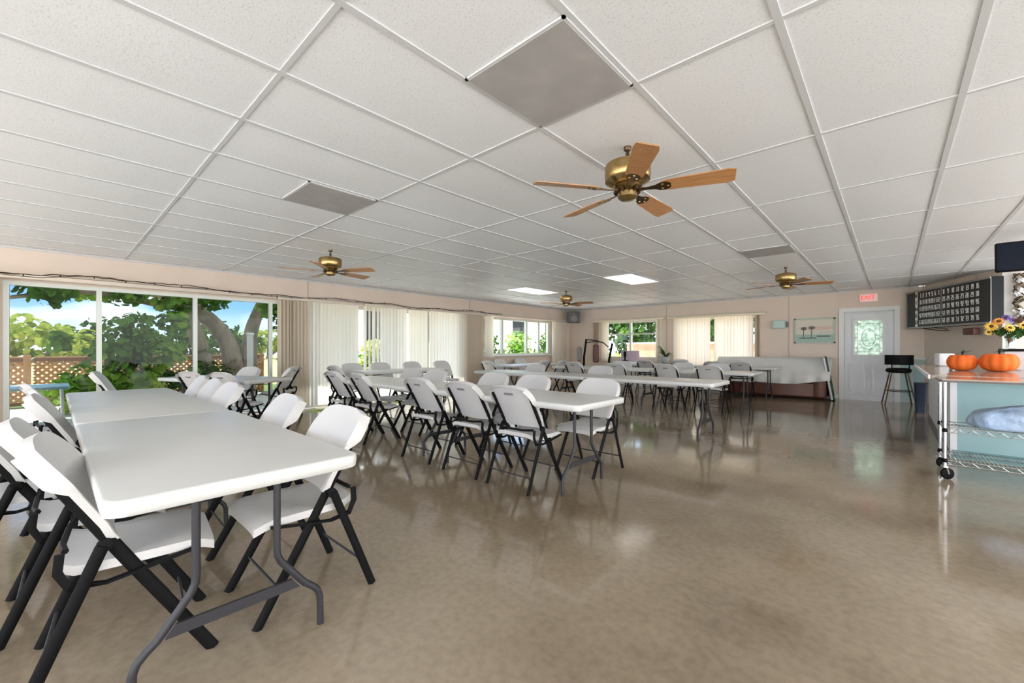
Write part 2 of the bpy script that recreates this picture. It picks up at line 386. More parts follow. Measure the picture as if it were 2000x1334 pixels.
def leaves(mb, centres, n, size, m, squash=.8, shell=.45):
    tot = sum(c[1]**2 for c in centres)
    for (cx, cy, cz), r in centres:
        for _ in range(int(n*r*r/tot)):
            d = Vector((R.gauss(0, 1), R.gauss(0, 1), R.gauss(0, 1))).normalized()
            rr = r*(shell + (1-shell)*R.random())
            p = Vector((cx + d.x*rr, cy + d.y*rr, cz + d.z*rr*squash))
            nrm = (d + Vector((R.gauss(0, .6), R.gauss(0, .6), R.gauss(0, .6)+.4))).normalized()
            e1 = nrm.orthogonal().normalized(); e1 = (Matrix.Rotation(R.random()*6.28, 3, nrm) @ e1); e2 = nrm.cross(e1)
            s = size*(.6+.7*R.random()); k = len(mb.v)
            vs = [p - e1*s*.9, p - e1*s*.45 + e2*s*.62 + nrm*s*.1, p + e1*s*.35 + e2*s*.6 + nrm*s*.1, p + e1*s, p + e1*s*.35 - e2*s*.6 + nrm*s*.1, p - e1*s*.45 - e2*s*.62 + nrm*s*.1]
            mb.add(vs, [(0, 1, 2, 3), (0, 3, 4, 5)], m)
def branch(mb, pts, r0, r1, m=None):
    P = [Vector(p) for p in pts]; out = []
    for i in range(len(P)-1):
        pa, pb, pc, pd = P[max(i-1, 0)], P[i], P[i+1], P[min(i+2, len(P)-1)]
        for k in range(5):
            t = k/5; out.append(.5*((2*pb) + (pc-pa)*t + (2*pa-5*pb+4*pc-pd)*t*t + (3*pb-pa-3*pc+pd)*t**3))
    out.append(P[-1]); nn = len(out)
    mb.tube(out, [r0 + (r1-r0)*i/(nn-1) for i in range(nn)], m or M['bark'], 9)
# big sea-grape tree seen through the first window
e = empty('sea_grape_tree', (-12.6, 3.1, -.08)); tag(e, 'large broad-leaved tree with thick forked grey trunk outside the sliding windows', 'tree')
b = MB()
branch(b, [(0, 0, -.1), (.05, .05, .7), (-.05, -.1, 1.5), (.1, -.75, 2.2), (.5, -1.9, 2.75), (.9, -3.6, 3.1), (1.1, -5.2, 3.2)], .27, .06)
branch(b, [(.0, .35, -.1), (0, .42, .8), (-.1, .5, 1.7), (-.2, .9, 2.7), (-.3, 1.4, 3.6)], .23, .10)
branch(b, [(.05, -.35, -.1), (.05, -.55, .8), (.1, -.72, 1.5), (.2, -.95, 2.3), (.4, -1.0, 3.2)], .24, .1)
branch(b, [(.1, -.75, 2.2), (.6, -1.4, 2.2), (1.0, -2.6, 2.35), (1.0, -3.8, 2.1)], .1, .03)
branch(b, [(-.05, -.1, 1.5), (-.8, -.9, 2.4), (-1.6, -2.4, 2.9)], .16, .05)
branch(b, [(1.1, -3.6, 3.0), (1.2, -4.3, 2.2), (1.3, -4.5, 1.7)], .05, .02)
b.build('trunk', e)
b = MB()
cs = [((.6, -1.6, 3.4), 1.0), ((1.0, -3.0, 3.3), 1.0), ((1.2, -4.4, 3.2), .9), ((.2, -2.4, 3.2), .95), ((-.2, 1.0, 3.6), 1.3), ((.9, 1.4, 2.9), .75), ((.9, .9, 2.5), .42), ((1.0, 1.7, 2.2), .4), ((-1.2, 0, 3.8), 1.2),
      ((.9, -2.1, 2.45), .45), ((1.1, -3.1, 2.35), .4), ((1.2, -3.9, 2.5), .35), ((.8, -1.3, 2.3), .4), ((1.4, -5.4, 2.9), .7), ((1.3, -4.9, 2.45), .35), ((1.1, -3.5, 2.55), .35), ((.9, -.6, 2.55), .5), ((-1.6, -2.4, 3.0), .8), ((1.0, .75, 2.35), .5), ((1.0, 1.15, 1.95), .5), ((.6, 1.5, 1.3), .5), ((.9, -5.9, 2.3), .5), ((1.0, -6.3, 2.7), .6)]
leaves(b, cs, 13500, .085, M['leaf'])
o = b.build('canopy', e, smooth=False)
def shrub(name, loc, cs, n, size, m, label, cat='shrub', group=None, stems=3, sh=1.0):
    e = empty(name, loc); tag(e, label, cat, group)
    b = MB()
    for k in range(stems):
        (cx, cy, cz), r = cs[k % len(cs)]
        branch(b, [(0, 0, -.05), (cx*.4, cy*.4, cz*.5), (cx, cy, cz)], .035*sh, .012*sh)
    b.build('stem', e); b = MB(); leaves(b, cs, n, size, m); b.build('foliage', e, smooth=False); return e
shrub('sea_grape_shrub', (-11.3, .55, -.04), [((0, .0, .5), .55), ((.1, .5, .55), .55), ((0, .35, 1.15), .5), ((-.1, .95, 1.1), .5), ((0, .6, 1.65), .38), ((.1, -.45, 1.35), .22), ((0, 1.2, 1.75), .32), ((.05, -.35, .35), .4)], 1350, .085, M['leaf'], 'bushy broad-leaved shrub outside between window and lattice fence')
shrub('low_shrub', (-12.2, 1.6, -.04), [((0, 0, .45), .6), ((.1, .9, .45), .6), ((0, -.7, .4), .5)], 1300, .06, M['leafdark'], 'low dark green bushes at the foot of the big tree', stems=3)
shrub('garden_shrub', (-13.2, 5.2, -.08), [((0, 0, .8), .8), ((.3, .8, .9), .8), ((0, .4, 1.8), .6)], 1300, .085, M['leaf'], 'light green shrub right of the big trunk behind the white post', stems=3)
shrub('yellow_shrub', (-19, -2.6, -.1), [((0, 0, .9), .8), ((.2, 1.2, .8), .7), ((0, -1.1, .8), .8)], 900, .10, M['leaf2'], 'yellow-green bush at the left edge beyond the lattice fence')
# distant tree line and palms
for k in range(11):
    y = -42 + k*6.6 + R.random()*1.5; x = -52 - 7*(k % 2); r = 2.2 + R.random()*1.2
    shrub('distant_tree', (x, y, 0), [((0, 0, r*.7), r), ((.3, r*.9, r*.55), r*.8), ((0, -r*.9, r*.5), r*.8)], 420, .42, M['leafdark'] if k % 3 else M['leaf2'], 'low tree in the hazy tree line far beyond the field', 'tree', 'trees in the far tree line', stems=2, sh=4)
def palm(loc, h, fr, label, s=1., group=None):
    e = empty('palm_tree', loc); tag(e, label, 'palm', group); b = MB(); branch(b, [(0, 0, 0), (.05, .05, h*.5), (0, 0, h)], .1*s, .07*s); b.build('trunk', e)
    b = MB()
    for k in range(14):
        a = 2*PI*k/14 + R.random()*.3; t = .5 + R.random()*.6; pts = []
        for q in range(7):
            u = q/6; pts.append(Vector((math.cos(a)*fr*u, math.sin(a)*fr*u, h + fr*(t*u - 1.1*u*u))))
        side = Vector((-math.sin(a), math.cos(a), 0))
        for q in range(6):
            wv = .16*s*math.sin(PI*(q+.7)/7)+.01; b.add([pts[q]-side*wv, pts[q], pts[q]+side*wv, pts[q+1]+side*wv*.9-Vector((0, 0, .04)), pts[q+1], pts[q+1]-side*wv*.9-Vector((0, 0, .04))], [(0, 1, 4, 5), (1, 2, 3, 4)], M['leafdark'])
    b.build('frond', e, smooth=False); return e
palm((-30, -5.6, 0), 2.6, 1.5, 'small palm standing in the field beyond the lattice fence', 1.5)
# lattice fence panels
def fence(y0, y1, label):
    x = -13.6; e = empty('lattice_fence', (x, y0, -.08)); tag(e, label, 'fence', 'lattice fence panels outside')
    L_ = y1-y0; b = MB(); C = M['lattice']
    for s in (-1, 1):
        k = -1.0
        while k < L_:
            t0 = max(0, -k); t1 = min(.86, L_-k)
            if t1 > t0:
                if s > 0: p, q = (0, k+t0, .1+t0), (0, k+t1, .1+t1)
                else: p, q = (.012, k+t0, .96-t0), (.012, k+t1, .96-t1)
                b.tube([p, q], .02, C, 4, flat=(.026, .008), up=(1, 0, 0))
            k += .125
    b.build('lattice_panel', e, smooth=False)
    for nm, lo, hi in (('rail', (-.03, 0, .96), (.05, L_, 1.04)), ('rail', (-.03, 0, .03), (.05, L_, .10)), ('cap_rail', (-.06, 0, 1.04), (.08, L_, 1.07))):
        b = MB(); b.box(lo, hi, M['cedar'] if nm == 'rail' else C); b.build(nm, e, smooth=False)
    b = MB(); b.box((-.05, L_-.05, 0), (.06, L_+.06, 1.1), C); b.build('post', e, smooth=False)
fence(-2.4, -.35 , 'leftmost orange wooden lattice fence panel outside at edge of view')
fence(-.25, 1.9, 'orange lattice fence panel behind the broad-leaved shrub')
fence(2.0, 4.1, 'orange lattice fence panel behind the large tree trunk')
e = empty('patio_post', (-10.6, 2.98, -.04)); tag(e, 'white square post on the patio in front of the tree trunk', 'post')
b = MB(); b.box((-.05, -.05, 0), (.05, .05, 1.5), M['white']); b.box((-.07, -.07, 0), (.07, .07, .08), M['white']); b.build('shaft', e); 
b = MB(); b.box((-.065, -.065, 1.5), (.065, .065, 1.55), M['white'], bev=.01); b.build('cap', e)
e = empty('patio_table', (-10.2, -.2, -.04)); tag(e, 'pale blue low table outdoors in front of the lattice fence', 'table')
b = MB(); b.loft([rrect(-.5, -.4, .5, .4, .08, .56), rrect(-.5, -.4, .5, .4, .08, .60)], mat('pale_blue_table', (.36, .58, .66), .4)); b.build('tabletop', e)
for sx in (-1, 1):
    for sy in (-1, 1): b = MB(); b.tube([(sx*.42, sy*.33, 0), (sx*.4, sy*.31, .56)], .02, M['white']); b.build('leg', e)
# seen through the far left windows
e = empty('white_building', (-22, 15, -.1)); tag(e, 'white building with dark windows outside the far left windows', 'building')
b = MB(); b.box((-3, -6, 0), (3, 13, 4.2), M['stucco']); b.build('wall', e, smooth=False)
b = MB(); b.box((-3.3, -6.3, 4.2), (3.3, 13.3, 4.5), M['trim']); b.build('roof', e, smooth=False)
for k in range(5):
    b = MB(); b.box((3.0, -4.8+3.6*k, 1.6), (3.06, -3.4+3.6*k, 3.2), M['screen']); b.build('window', e, smooth=False)
for i, (x, y, s, lb, mm) in enumerate(((-11.5, 6.4, 1.0, 'yellow-green bush outside the blinds with a gap between slats', 'leaf2'), (-13.7, 12.9, 1.35, 'green bush outside the first far left window', 'leafdark'), (-13.0, 14.4, 1.35, 'green bush outside the middle of the far left windows', 'leaf'), (-12.3, 15.9, 1.3, 'bush nearest the corner outside the far left windows', 'leafdark'))):
    shrub('hedge_bush', (x, y, -.08), [((0, 0, .55*s), .6*s), ((.1, .6*s, .5*s), .55*s), ((0, .25*s, 1.15*s), .5*s)], 1500, .075, M[mm], lb)
# behind the back window
b = MB(); b.box((-7.45, 14.7, -.03), (3, 14.84, 1.32), M['terracotta']); b.box((-7.47, 14.66, 1.32), (3, 14.845, 1.38), M['stucco']); tag(b.build('garden_wall', smooth=False), 'low terracotta garden wall outside the back windows', 'wall')
shrub('lime_bush', (-8.1, 16.2, -.08), [((0, 0, .6), .7), ((.8, .2, .7), .65), ((-.8, 0, .6), .6)], 1200, .08, M['leaf2'], 'lime green bush outside the left pane of the back window')
for k, (x, lb) in enumerate(((-12.2, 'dark leafy tree behind the lime bush outside'), (-9.4, 'dark leafy tree seen in the right pane of the back window'), (-5.6, 'dark leafy tree outside behind the drawn back curtain'))):
    shrub('garden_tree', (x, 19.5+k*.3, -.08), [((0, 0, 2.2), 1.5), ((.9, 0, 3.2), 1.4), ((-.9, .2, 3.0), 1.3), ((0, 0, 1.2), 1.2)], 2600, .13, M['leafdark'], lb, 'tree', sh=2.5)

# ------------------------------------------------------------------ blinds
def blinds(name, label, plane, segs, z1, railm, rail_span, ztop=2.06, group=None):
    """segs: (start, end, pitch, angle_deg, width, material, zbottom)"""
    e = empty(name, (0, 0, 0)); tag(e, label, 'blinds', group)
    axis, c = plane
    b = MB()
    r0, r1 = rail_span
    if axis == 'Y': b.box((c-.05, r0, ztop-.005), (c+.05, r1, ztop+.065), railm, bev=.008); b.box((c-.22, r0, ztop+.05), (c+.05, r1, ztop+.065), railm)
    else: b.box((r0, c-.05, ztop-.005), (r1, c+.05, ztop+.065), railm, bev=.008); b.box((r0, c-.05, ztop+.05), (r1, c+.2, ztop+.065), railm)
    b.build('headrail', e)
    for (s0, s1, pitch, ang, wd, m, zb) in segs:
        b = MB(); s = s0
        while s <= s1:
            a = math.radians(ang + R.uniform(-18, 18) + 14*math.sin(s*7.3)); dx, dy = math.sin(a)*wd/2, math.cos(a)*wd/2
            cur = .008
            row = []
            for q in (-1, -.5, 0, .5, 1):
                ox, oy = dx*q + cur*(1-q*q)*math.cos(a), dy*q - cur*(1-q*q)*math.sin(a)
                row.append((c+ox, s+oy) if axis == 'Y' else (s+oy, c+ox))
            P = [[(x, y, zz) for x, y in row] for zz in (zb, ztop-.01)]
            vs = [v for r in P for v in r]
            b.add(vs, [(k, k+1, k+6, k+5) for k in range(4)], m)
            s += pitch
        b.build('slats', e, ang=60)
    return e
LX = XL + .17
Bl, Dr, Sh = M['blind'], M['drape'], M['sheer']
blinds('vertical_blinds', 'beige vertical blind slats gathered left of the big picture window', ('Y', LX), [(-1.3, -.48, .065, 62, .10, Dr, .08)], 0, M['rail'], (-1.4, 2.72))
blinds('vertical_blinds', 'beige and grey vertical blind slats stacked right of the picture window, half drawn', ('Y', LX), [(2.78, 3.28, .06, 60, .10, Dr, .08), (3.33, 3.72, .07, 14, .09, Bl, .07), (3.76, 4.32, .082, 42, .088, Bl, .07)], 0, M['rail'], (2.74, 4.40))
blinds('vertical_blinds', 'pale vertical blind slats in the middle of the window wall, with a gap showing green', ('Y', LX), [(4.45, 4.75, .10, 72, .088, Bl, .07), (4.85, 5.5, .082, 30, .09, Bl, .07), (5.57, 6.05, .086, 48, .085, Sh, .07)], 0, M['rail'], (4.42, 6.08))
blinds('vertical_blinds', 'grey-beige vertical blind slats ending in a brown stack before the small windows', ('Y', LX), [(6.15, 7.25, .084, 36, .088, Bl, .07), (7.3, 7.92, .07, 58, .10, Dr, .07)], 0, M['rail'], (6.1, 7.98))
blinds('vertical_blinds', 'white vertical blind slats drawn beside the far left corner', ('Y', LX), [(8.0, 8.3, .06, 75, .09, Sh, .92), (11.05, 11.95, .075, 20, .088, Sh, .5)], 0, M['rail'], (8.0, 12.1))
BY = YB - .14
blinds('vertical_blinds', 'open vertical blinds with cream headrail over the green back window', ('X', BY), [(-7.35, -7.12, .03, 70, .09, Dr, .75), (-7.05, -6.85, .06, 70, .09, Sh, .75), (-5.22, -5.08, .03, 70, .09, Sh, .75)], 0, M['cream'], (-7.42, -5.02), 2.03)
blinds('vertical_blinds', 'closed ivory vertical blinds with wide cream headrail on the back wall', ('X', BY), [(-4.68, -3.72, .078, 14, .086, Sh, .45), (-3.55, -2.65, .078, 14, .086, Sh, .45), (-2.6, -2.5, .03, 70, .09, Dr, .45)], 0, M['cream'], (-4.9, -2.38), 2.03)

# string lights along the headrail
e = empty('string_lights', (XL+.10, 0, 2.13)); tag(e, 'thin dark string of unlit lights draped along the left blind headrail', 'string lights')
pts = []; y = -1.2
while y < 8.6:
    pts.append((.13+.012*math.sin(y*9), y, .012*math.sin(y*5.3) + .02*math.sin(y*1.9) + R.uniform(-.008, .008))); y += .08
b = MB(); b.tube(pts, .006, M['bronze'], 5); b.tube([(p[0]+.01, p[1], p[2]-.012+.02*math.sin(i*.7)) for i, p in enumerate(pts[::2])], .004, M['bronze'], 4)
b.build('wire', e)
b = MB()
for i, p in enumerate(pts):
    if i % 4 == 0: b.lathe([(0, -.03), (.008, -.022), (.007, -.005), (.004, 0)], M['bronze'], 6, T=Matrix.Translation(p))
b.build('bulbs', e)['kind'] = 'stuff'

# ------------------------------------------------------------------ ceiling items
def cpanel(name, x0, y0, x1, y1, m, label, grp):
    e = empty(name, ((x0+x1)/2, (y0+y1)/2, H)); tag(e, label, 'ceiling light', grp)
    hx, hy = (x1-x0)/2, (y1-y0)/2
    b = MB(); b.box((-hx+.012, -hy+.012, -.012), (hx-.012, hy-.012, -.004), m); b.build('diffuser', e, smooth=False)
    b = MB()
    for lo, hi in (((-hx, -hy, -.009), (-hx+.014, hy, 0)), ((hx-.014, -hy, -.009), (hx, hy, 0)), ((-hx, -hy, -.009), (hx, -hy+.014, 0)), ((-hx, hy-.014, -.009), (hx, hy, 0))): b.box(lo, hi, M['tbar'])
    b.build('frame', e, smooth=False)
G = 'square ceiling light panels, switched off'
cpanel('ceiling_light', -1.535, 1.35, -.95, 1.94, M['greypanel'], 'large grey square ceiling panel in the near foreground', G)
cpanel('ceiling_light', -3.95, 1.35, -3.37, 1.94, M['greypanel'], 'grey square ceiling panel left of centre, above the far window tables', G)
cpanel('ceiling_light', -1.535, 6.24, -.95, 6.79, M['greypanel'], 'small stained grey ceiling panel just before the far right fan', G)
G = 'lit rectangular ceiling lights'
cpanel('ceiling_light', -3.95, 6.82, -3.37, 8.0, M['litpanel'], 'glowing rectangular ceiling light between the two far fans', G)
cpanel('ceiling_light', -6.37, 6.82, -5.79, 8.0, M['litpanel'], 'glowing rectangular ceiling light beside the far centre fan', G)

def make_fan():
    e = empty('ceiling_fan', (0, 0, H)); tag(e, 'x', 'ceiling fan', 'brass ceiling fans with five oak blades')
    b = MB(); b.lathe([(0, 0), (.024, 0), (.024, -.02), (.016, -.03), (0, -.03)], M['bronze'], 16); b.build('canopy', e)
    b = MB(); b.tube([(0, 0, -.04), (0, 0, -.11)], .013, M['bronze'], 10); b.build('downrod', e)
    b = MB(); b.lathe([(0, -.09), (.04, -.092), (.10, -.105), (.138, -.12), (.145, -.135), (.145, -.20), (.138, -.215), (.142, -.225), (.10, -.245), (.0, -.25)], M['brass'], 32); b.build('motor_housing', e)
    b = MB(); b.lathe([(0, -.24), (.085, -.245), (.095, -.262), (.08, -.28), (.05, -.29), (.062, -.30), (.062, -.33), (.045, -.345), (.012, -.35), (0, -.352)], M['brass'], 24)
    for k in range(10): b.lathe([(.0, -.275), (.014, -.28), (.016, -.295), (0, -.31)], M['bronze'], 8, T=Matrix.Translation((.075*math.cos(k*PI/5), .075*math.sin(k*PI/5), 0)))
    b.build('hub', e)
    for k in range(5):
        T = Matrix.Rotation(2*PI*k/5, 4, 'Z') @ Matrix.Translation((0, 0, -.285)) @ Matrix.Rotation(math.radians(-13), 4, 'X')
        b = MB(); x0, x1 = .20, .635; prof = []
        for i in range(9):
            t = i/8; x = x0 + (x1-x0)*t; wv = .052 + .018*t
            if i == 0: wv *= .72
            if i == 8: wv *= .82
            prof.append((x - (.012 if i == 8 else 0), wv))
        rings = []
        for x, wv in prof: rings.append([(x, -wv, -.003), (x, wv, -.003), (x, wv, .003), (x, -wv, .003)])
        b.loft(rings, M['wood'], T); bl = b.build('blade', e, ang=30)
        b = MB()
        b.loft([[(x, -wv, -.008), (x, wv, -.008), (x, wv, -.003), (x, -wv, -.003)] for x, wv in ((.07, .018), (.12, .012), (.17, .02), (.20, .038), (.235, .042), (.265, .02))], M['bronze'], T)
        for px, py in ((.215, .022), (.215, -.022), (.25, 0)): b.lathe([(0, -.012), (.007, -.011), (.008, -.008), (0, -.007)], M['brass'], 8, T=T @ Matrix.Translation((px, py, 0)))
        b.build('blade_bracket', bl)
    return e
fan = make_fan(); fan.location = (-1.273, 2.518, H); fan.rotation_euler.z = math.radians(18); fan['label'] = 'largest brass ceiling fan with oak blades, nearest the camera'
dup(fan, (-5.54, 2.5, H), math.radians(31), 'brass ceiling fan near the left wall above the stacked blinds')
dup(fan, (-5.54, 7.95, H), math.radians(20), 'smallest brass ceiling fan, in front of the corner loudspeaker')
dup(fan, (-1.27, 7.98, H), math.radians(18), 'brass ceiling fan above the row ends near the exit door')

# ------------------------------------------------------------------ folding chair
def make_chair():
    e = empty('folding_chair', (0, 0, 0)); tag(e, 'x', 'chair')
    P_, K = M['plastic'], M['black']
    def front_tube(z): return .245 - .567*z      # y of the long tube at height z
    for s in (-1, 1):
        x = s*.205
        b = MB(); b.tube([(x, front_tube(.0)+.005, .0), (x, front_tube(.4), .4), (x, front_tube(.79), .79)], .02, K, 8, flat=(.011, .021), up=(0, 1, 0)); b.build('leg', e)
        x = s*.232
        b = MB(); b.tube([(x, -.255, 0), (x, -.15, .27), (x, -.06, .50)], .02, K, 8, flat=(.010, .019), up=(0, 1, 0)); b.build('leg', e)
    # cross rods
    b = MB(); b.tube([(-.232, -.21, .125), (.232, -.21, .125)], .006, M['greymetal'], 6); b.build('rear_stretcher', e)
    b = MB(); b.tube([(-.205, front_tube(.14), .14), (.205, front_tube(.14), .14)], .006, M['greymetal'], 6); b.build('front_stretcher', e)
    # seat frame: side bars with curved rear pivot
    b = MB()
    for s in (-1, 1):
        b.tube([(s*.222, -.16, .50), (s*.222, -.165, .44), (s*.222, -.14, .385), (s*.222, -.05, .372), (s*.222, .12, .40), (s*.222, .20, .415)], .012, K, 6, flat=(.008, .014), up=(0, 1, 0))
        b.lathe([(0, -.014), (.022, -.012), (.022, .012), (0, .014)], K, 10, T=Matrix.Translation((s*.222, -.055, .50)) @ Matrix.Rotation(PI/2, 4, 'Y'))
    b.tube([(-.2, -.15, .50), (-.1, -.165, .49), (.1, -.165, .49), (.2, -.15, .50)], .01, K, 6)
    b.build('seat_frame', e)
    # seat
    b = MB(); rows = []; nu, nv = 12, 12
    for i in range(nv+1):
        t = i/nv; y = -.165 + .42*t; row = []
        wv = .205*(1 - .10*(1-t)**6) if t < .9 else .205*(1 - .35*((t-.9)/.1)**2*.3)
        for j in range(nu+1):
            s = -1 + 2*j/nu
            ee = abs(s)**6
            z = .452 - .022*math.exp(-((t-.42)/.28)**2)*(1-s*s) - .012*ee - (.030*((t-.82)/.18)**2 if t > .82 else 0) + (.016*((.12-t)/.12)**2 if t < .12 else 0)
            row.append((s*wv, y, z))
        rows.append(row)
    b.shell(rows, (0, 0, -1), .032, P_); b.build('seat', e, ang=50)
    # backrest follows the tube slope
    b = MB(); rows = []; nrm = Vector((0, 1, .567)).normalized()
    NI = 14
    for i in range(NI+2):
        top = i > NI; t = min(i, NI)/NI; z = .505 + .355*t
        wv = .216 + .016*t
        if t > .6: wv *= math.sqrt(max(0, 1 - ((t-.6)/.4)**2*.36))
        if t < .12: wv *= (.95 + .05*t/.12)
        k_ = min(1, max(0, (t-.50)/.12)); fl = .036*k_*k_*(3-2*k_)
        row = []
        for j in range(15):
            s = -1 + 2*min(max(j-1, 0), 12)/12; edge = j in (0, 14)
            crn = abs(s)**3*.034*max(0, (t-.55)/.45)**1.5 + (.012*abs(s)**4 if t < .08 else 0)
            base = Vector((0, front_tube(z)-.004, z - crn))
            off = -.025*(1-s*s) + .012
            if edge or top: off -= max(fl if edge else .022, .003)
            row.append(base + Vector((s*(wv + (.005 if edge else 0)), 0, .003 if top else 0)) + nrm*off)
        rows.append(row)
    b.shell(rows, nrm, .022, P_)
    bk = b.build('backrest', e, ang=50)
    b = MB(); T = Matrix.Translation(Vector((-.0, front_tube(.80)-.004, .80)) + nrm*(-.026)) @ Matrix.Rotation(math.radians(29.5), 4, 'X')
    b.box((-.045, -.003, -.009), (.045, .004, .009), M['badge'], T=T, bev=.002); b.build('handle_slot', bk)
    return e
chair0 = make_chair(); used = [False]
def chair(x, y, rot, label, grp):
    """(x,y) = centre between the feet; rot 0 faces +Y"""
    rot = math.radians(rot)
    if not used[0]:
        used[0] = True; chair0.location = (x, y, 0); chair0.rotation_euler = (0, 0, rot); chair0['label'] = label; chair0['group'] = grp; return chair0
    return dup(chair0, (x, y, 0), rot, label, grp)

# ------------------------------------------------------------------ folding table (local: long axis X, origin at floor centre)
def make_table(Lg, Wd=.76):
    e = empty('folding_table', (0, 0, 0)); tag(e, 'x', 'table')
    hx, hy = Lg/2, Wd/2
    b = MB(); b.loft([rrect(-hx+i, -hy+i, hx-i, hy-i, .055, z, 6) for z, i in ((.688, .012), (.692, .003), (.715, 0), (.733, .001), (.7385, .006), (.740, .012))], M['tabletop'])
    b.build('tabletop', e, ang=60)
    for s in (-1, 1):
        b = MB(); x = s*(hx-.20)
        for q in (-1, 1):
            b.tube([(x, q*.13, .69), (x, q*.13, .38), (x, q*.132, .35), (x, q*.145, .32), (x, q*.235, .20), (x, q*.265, .175), (x, q*.287, .15), (x, q*.297, .12), (x, q*.30, .0)], .0135, M['greymetal'], 10, up=(1, 0, 0))
        b.build('leg', e)
        b = MB(); b.add([(x-.006, -.215, .195), (x-.006, .215, .195), (x-.006, .185, .235), (x-.006, -.185, .235), (x+.006, -.215, .195), (x+.006, .215, .195), (x+.006, .185, .235), (x+.006, -.185, .235)], [(3,2,1,0),(4,5,6,7),(0,1,5,4),(1,2,6,5),(2,3,7,6),(3,0,4,7)], M['greymetal'])
        b.build('cross_plate', e, smooth=False)
        b = MB(); b.tube([(x, -.13, .655), (x-s*.16, 0, .655), (x, .13, .655)], .007, M['greymetal'], 6); b.tube([(x-s*.16, 0, .655), (x-s*.42, 0, .685)], .008, M['greymetal'], 6); b.tube([(x, -.2, .685), (x, .2, .685)], .011, M['greymetal'], 6); b.build('brace', e)
    return e
t6 = make_table(1.83); t8 = make_table(2.44); tu = {id(t6): False, id(t8): False}
def table(x0, y0, Lg, label, grp, rot=0, centre=False):
    src = t6 if Lg < 2 else t8; cx, cy = (x0, y0) if centre else (x0 - Lg/2, y0 + .38)
    if not tu[id(src)]:
        tu[id(src)] = True; src.location = (cx, cy, 0); src.rotation_euler = (0, 0, rot); src['label'] = label; src['group'] = grp; return src
    return dup(src, (cx, cy, 0), rot, label, grp)
GT = 'white folding tables set end to end in rows'
table(-1.60, .09, 1.83, 'large white folding table in the left foreground, nearest the camera', GT)
table(-3.44, .09, 2.44, 'white folding table joined to the far end of the foreground table', GT)
table(-7.25, 1.72, 1.83, 'white folding table turned slightly, beside the picture window', GT, math.radians(22), True)
table(-1.73, 2.64, 1.83, 'white folding table at the right end of the second row', GT)
table(-3.57, 2.64, 2.44, 'white folding table at the left end of the second row', GT)
table(-1.60, 5.37, 1.83, 'white folding table at the right end of the third row', GT)
table(-3.44, 5.37, 2.44, 'white folding table at the left end of the third row', GT)
table(-1.75, 8.02, 1.83, 'white folding table at the right end of the fourth row', GT)
table(-3.59, 8.02, 2.44, 'white folding table at the left end of the fourth row', GT)
table(-1.85, 10.5, 1.83, 'white folding table at the right end of the last row, before the covered sofa', GT)
table(-3.69, 10.5, 1.83, 'white folding table at the left end of the last row', GT)
table(-7.3, 4.75, 1.83, 'white folding table standing lengthwise along the middle blinds', GT, PI/2, True)
table(-7.3, 8.6, 1.83, 'white folding table standing lengthwise under the far left windows', GT, PI/2, True)

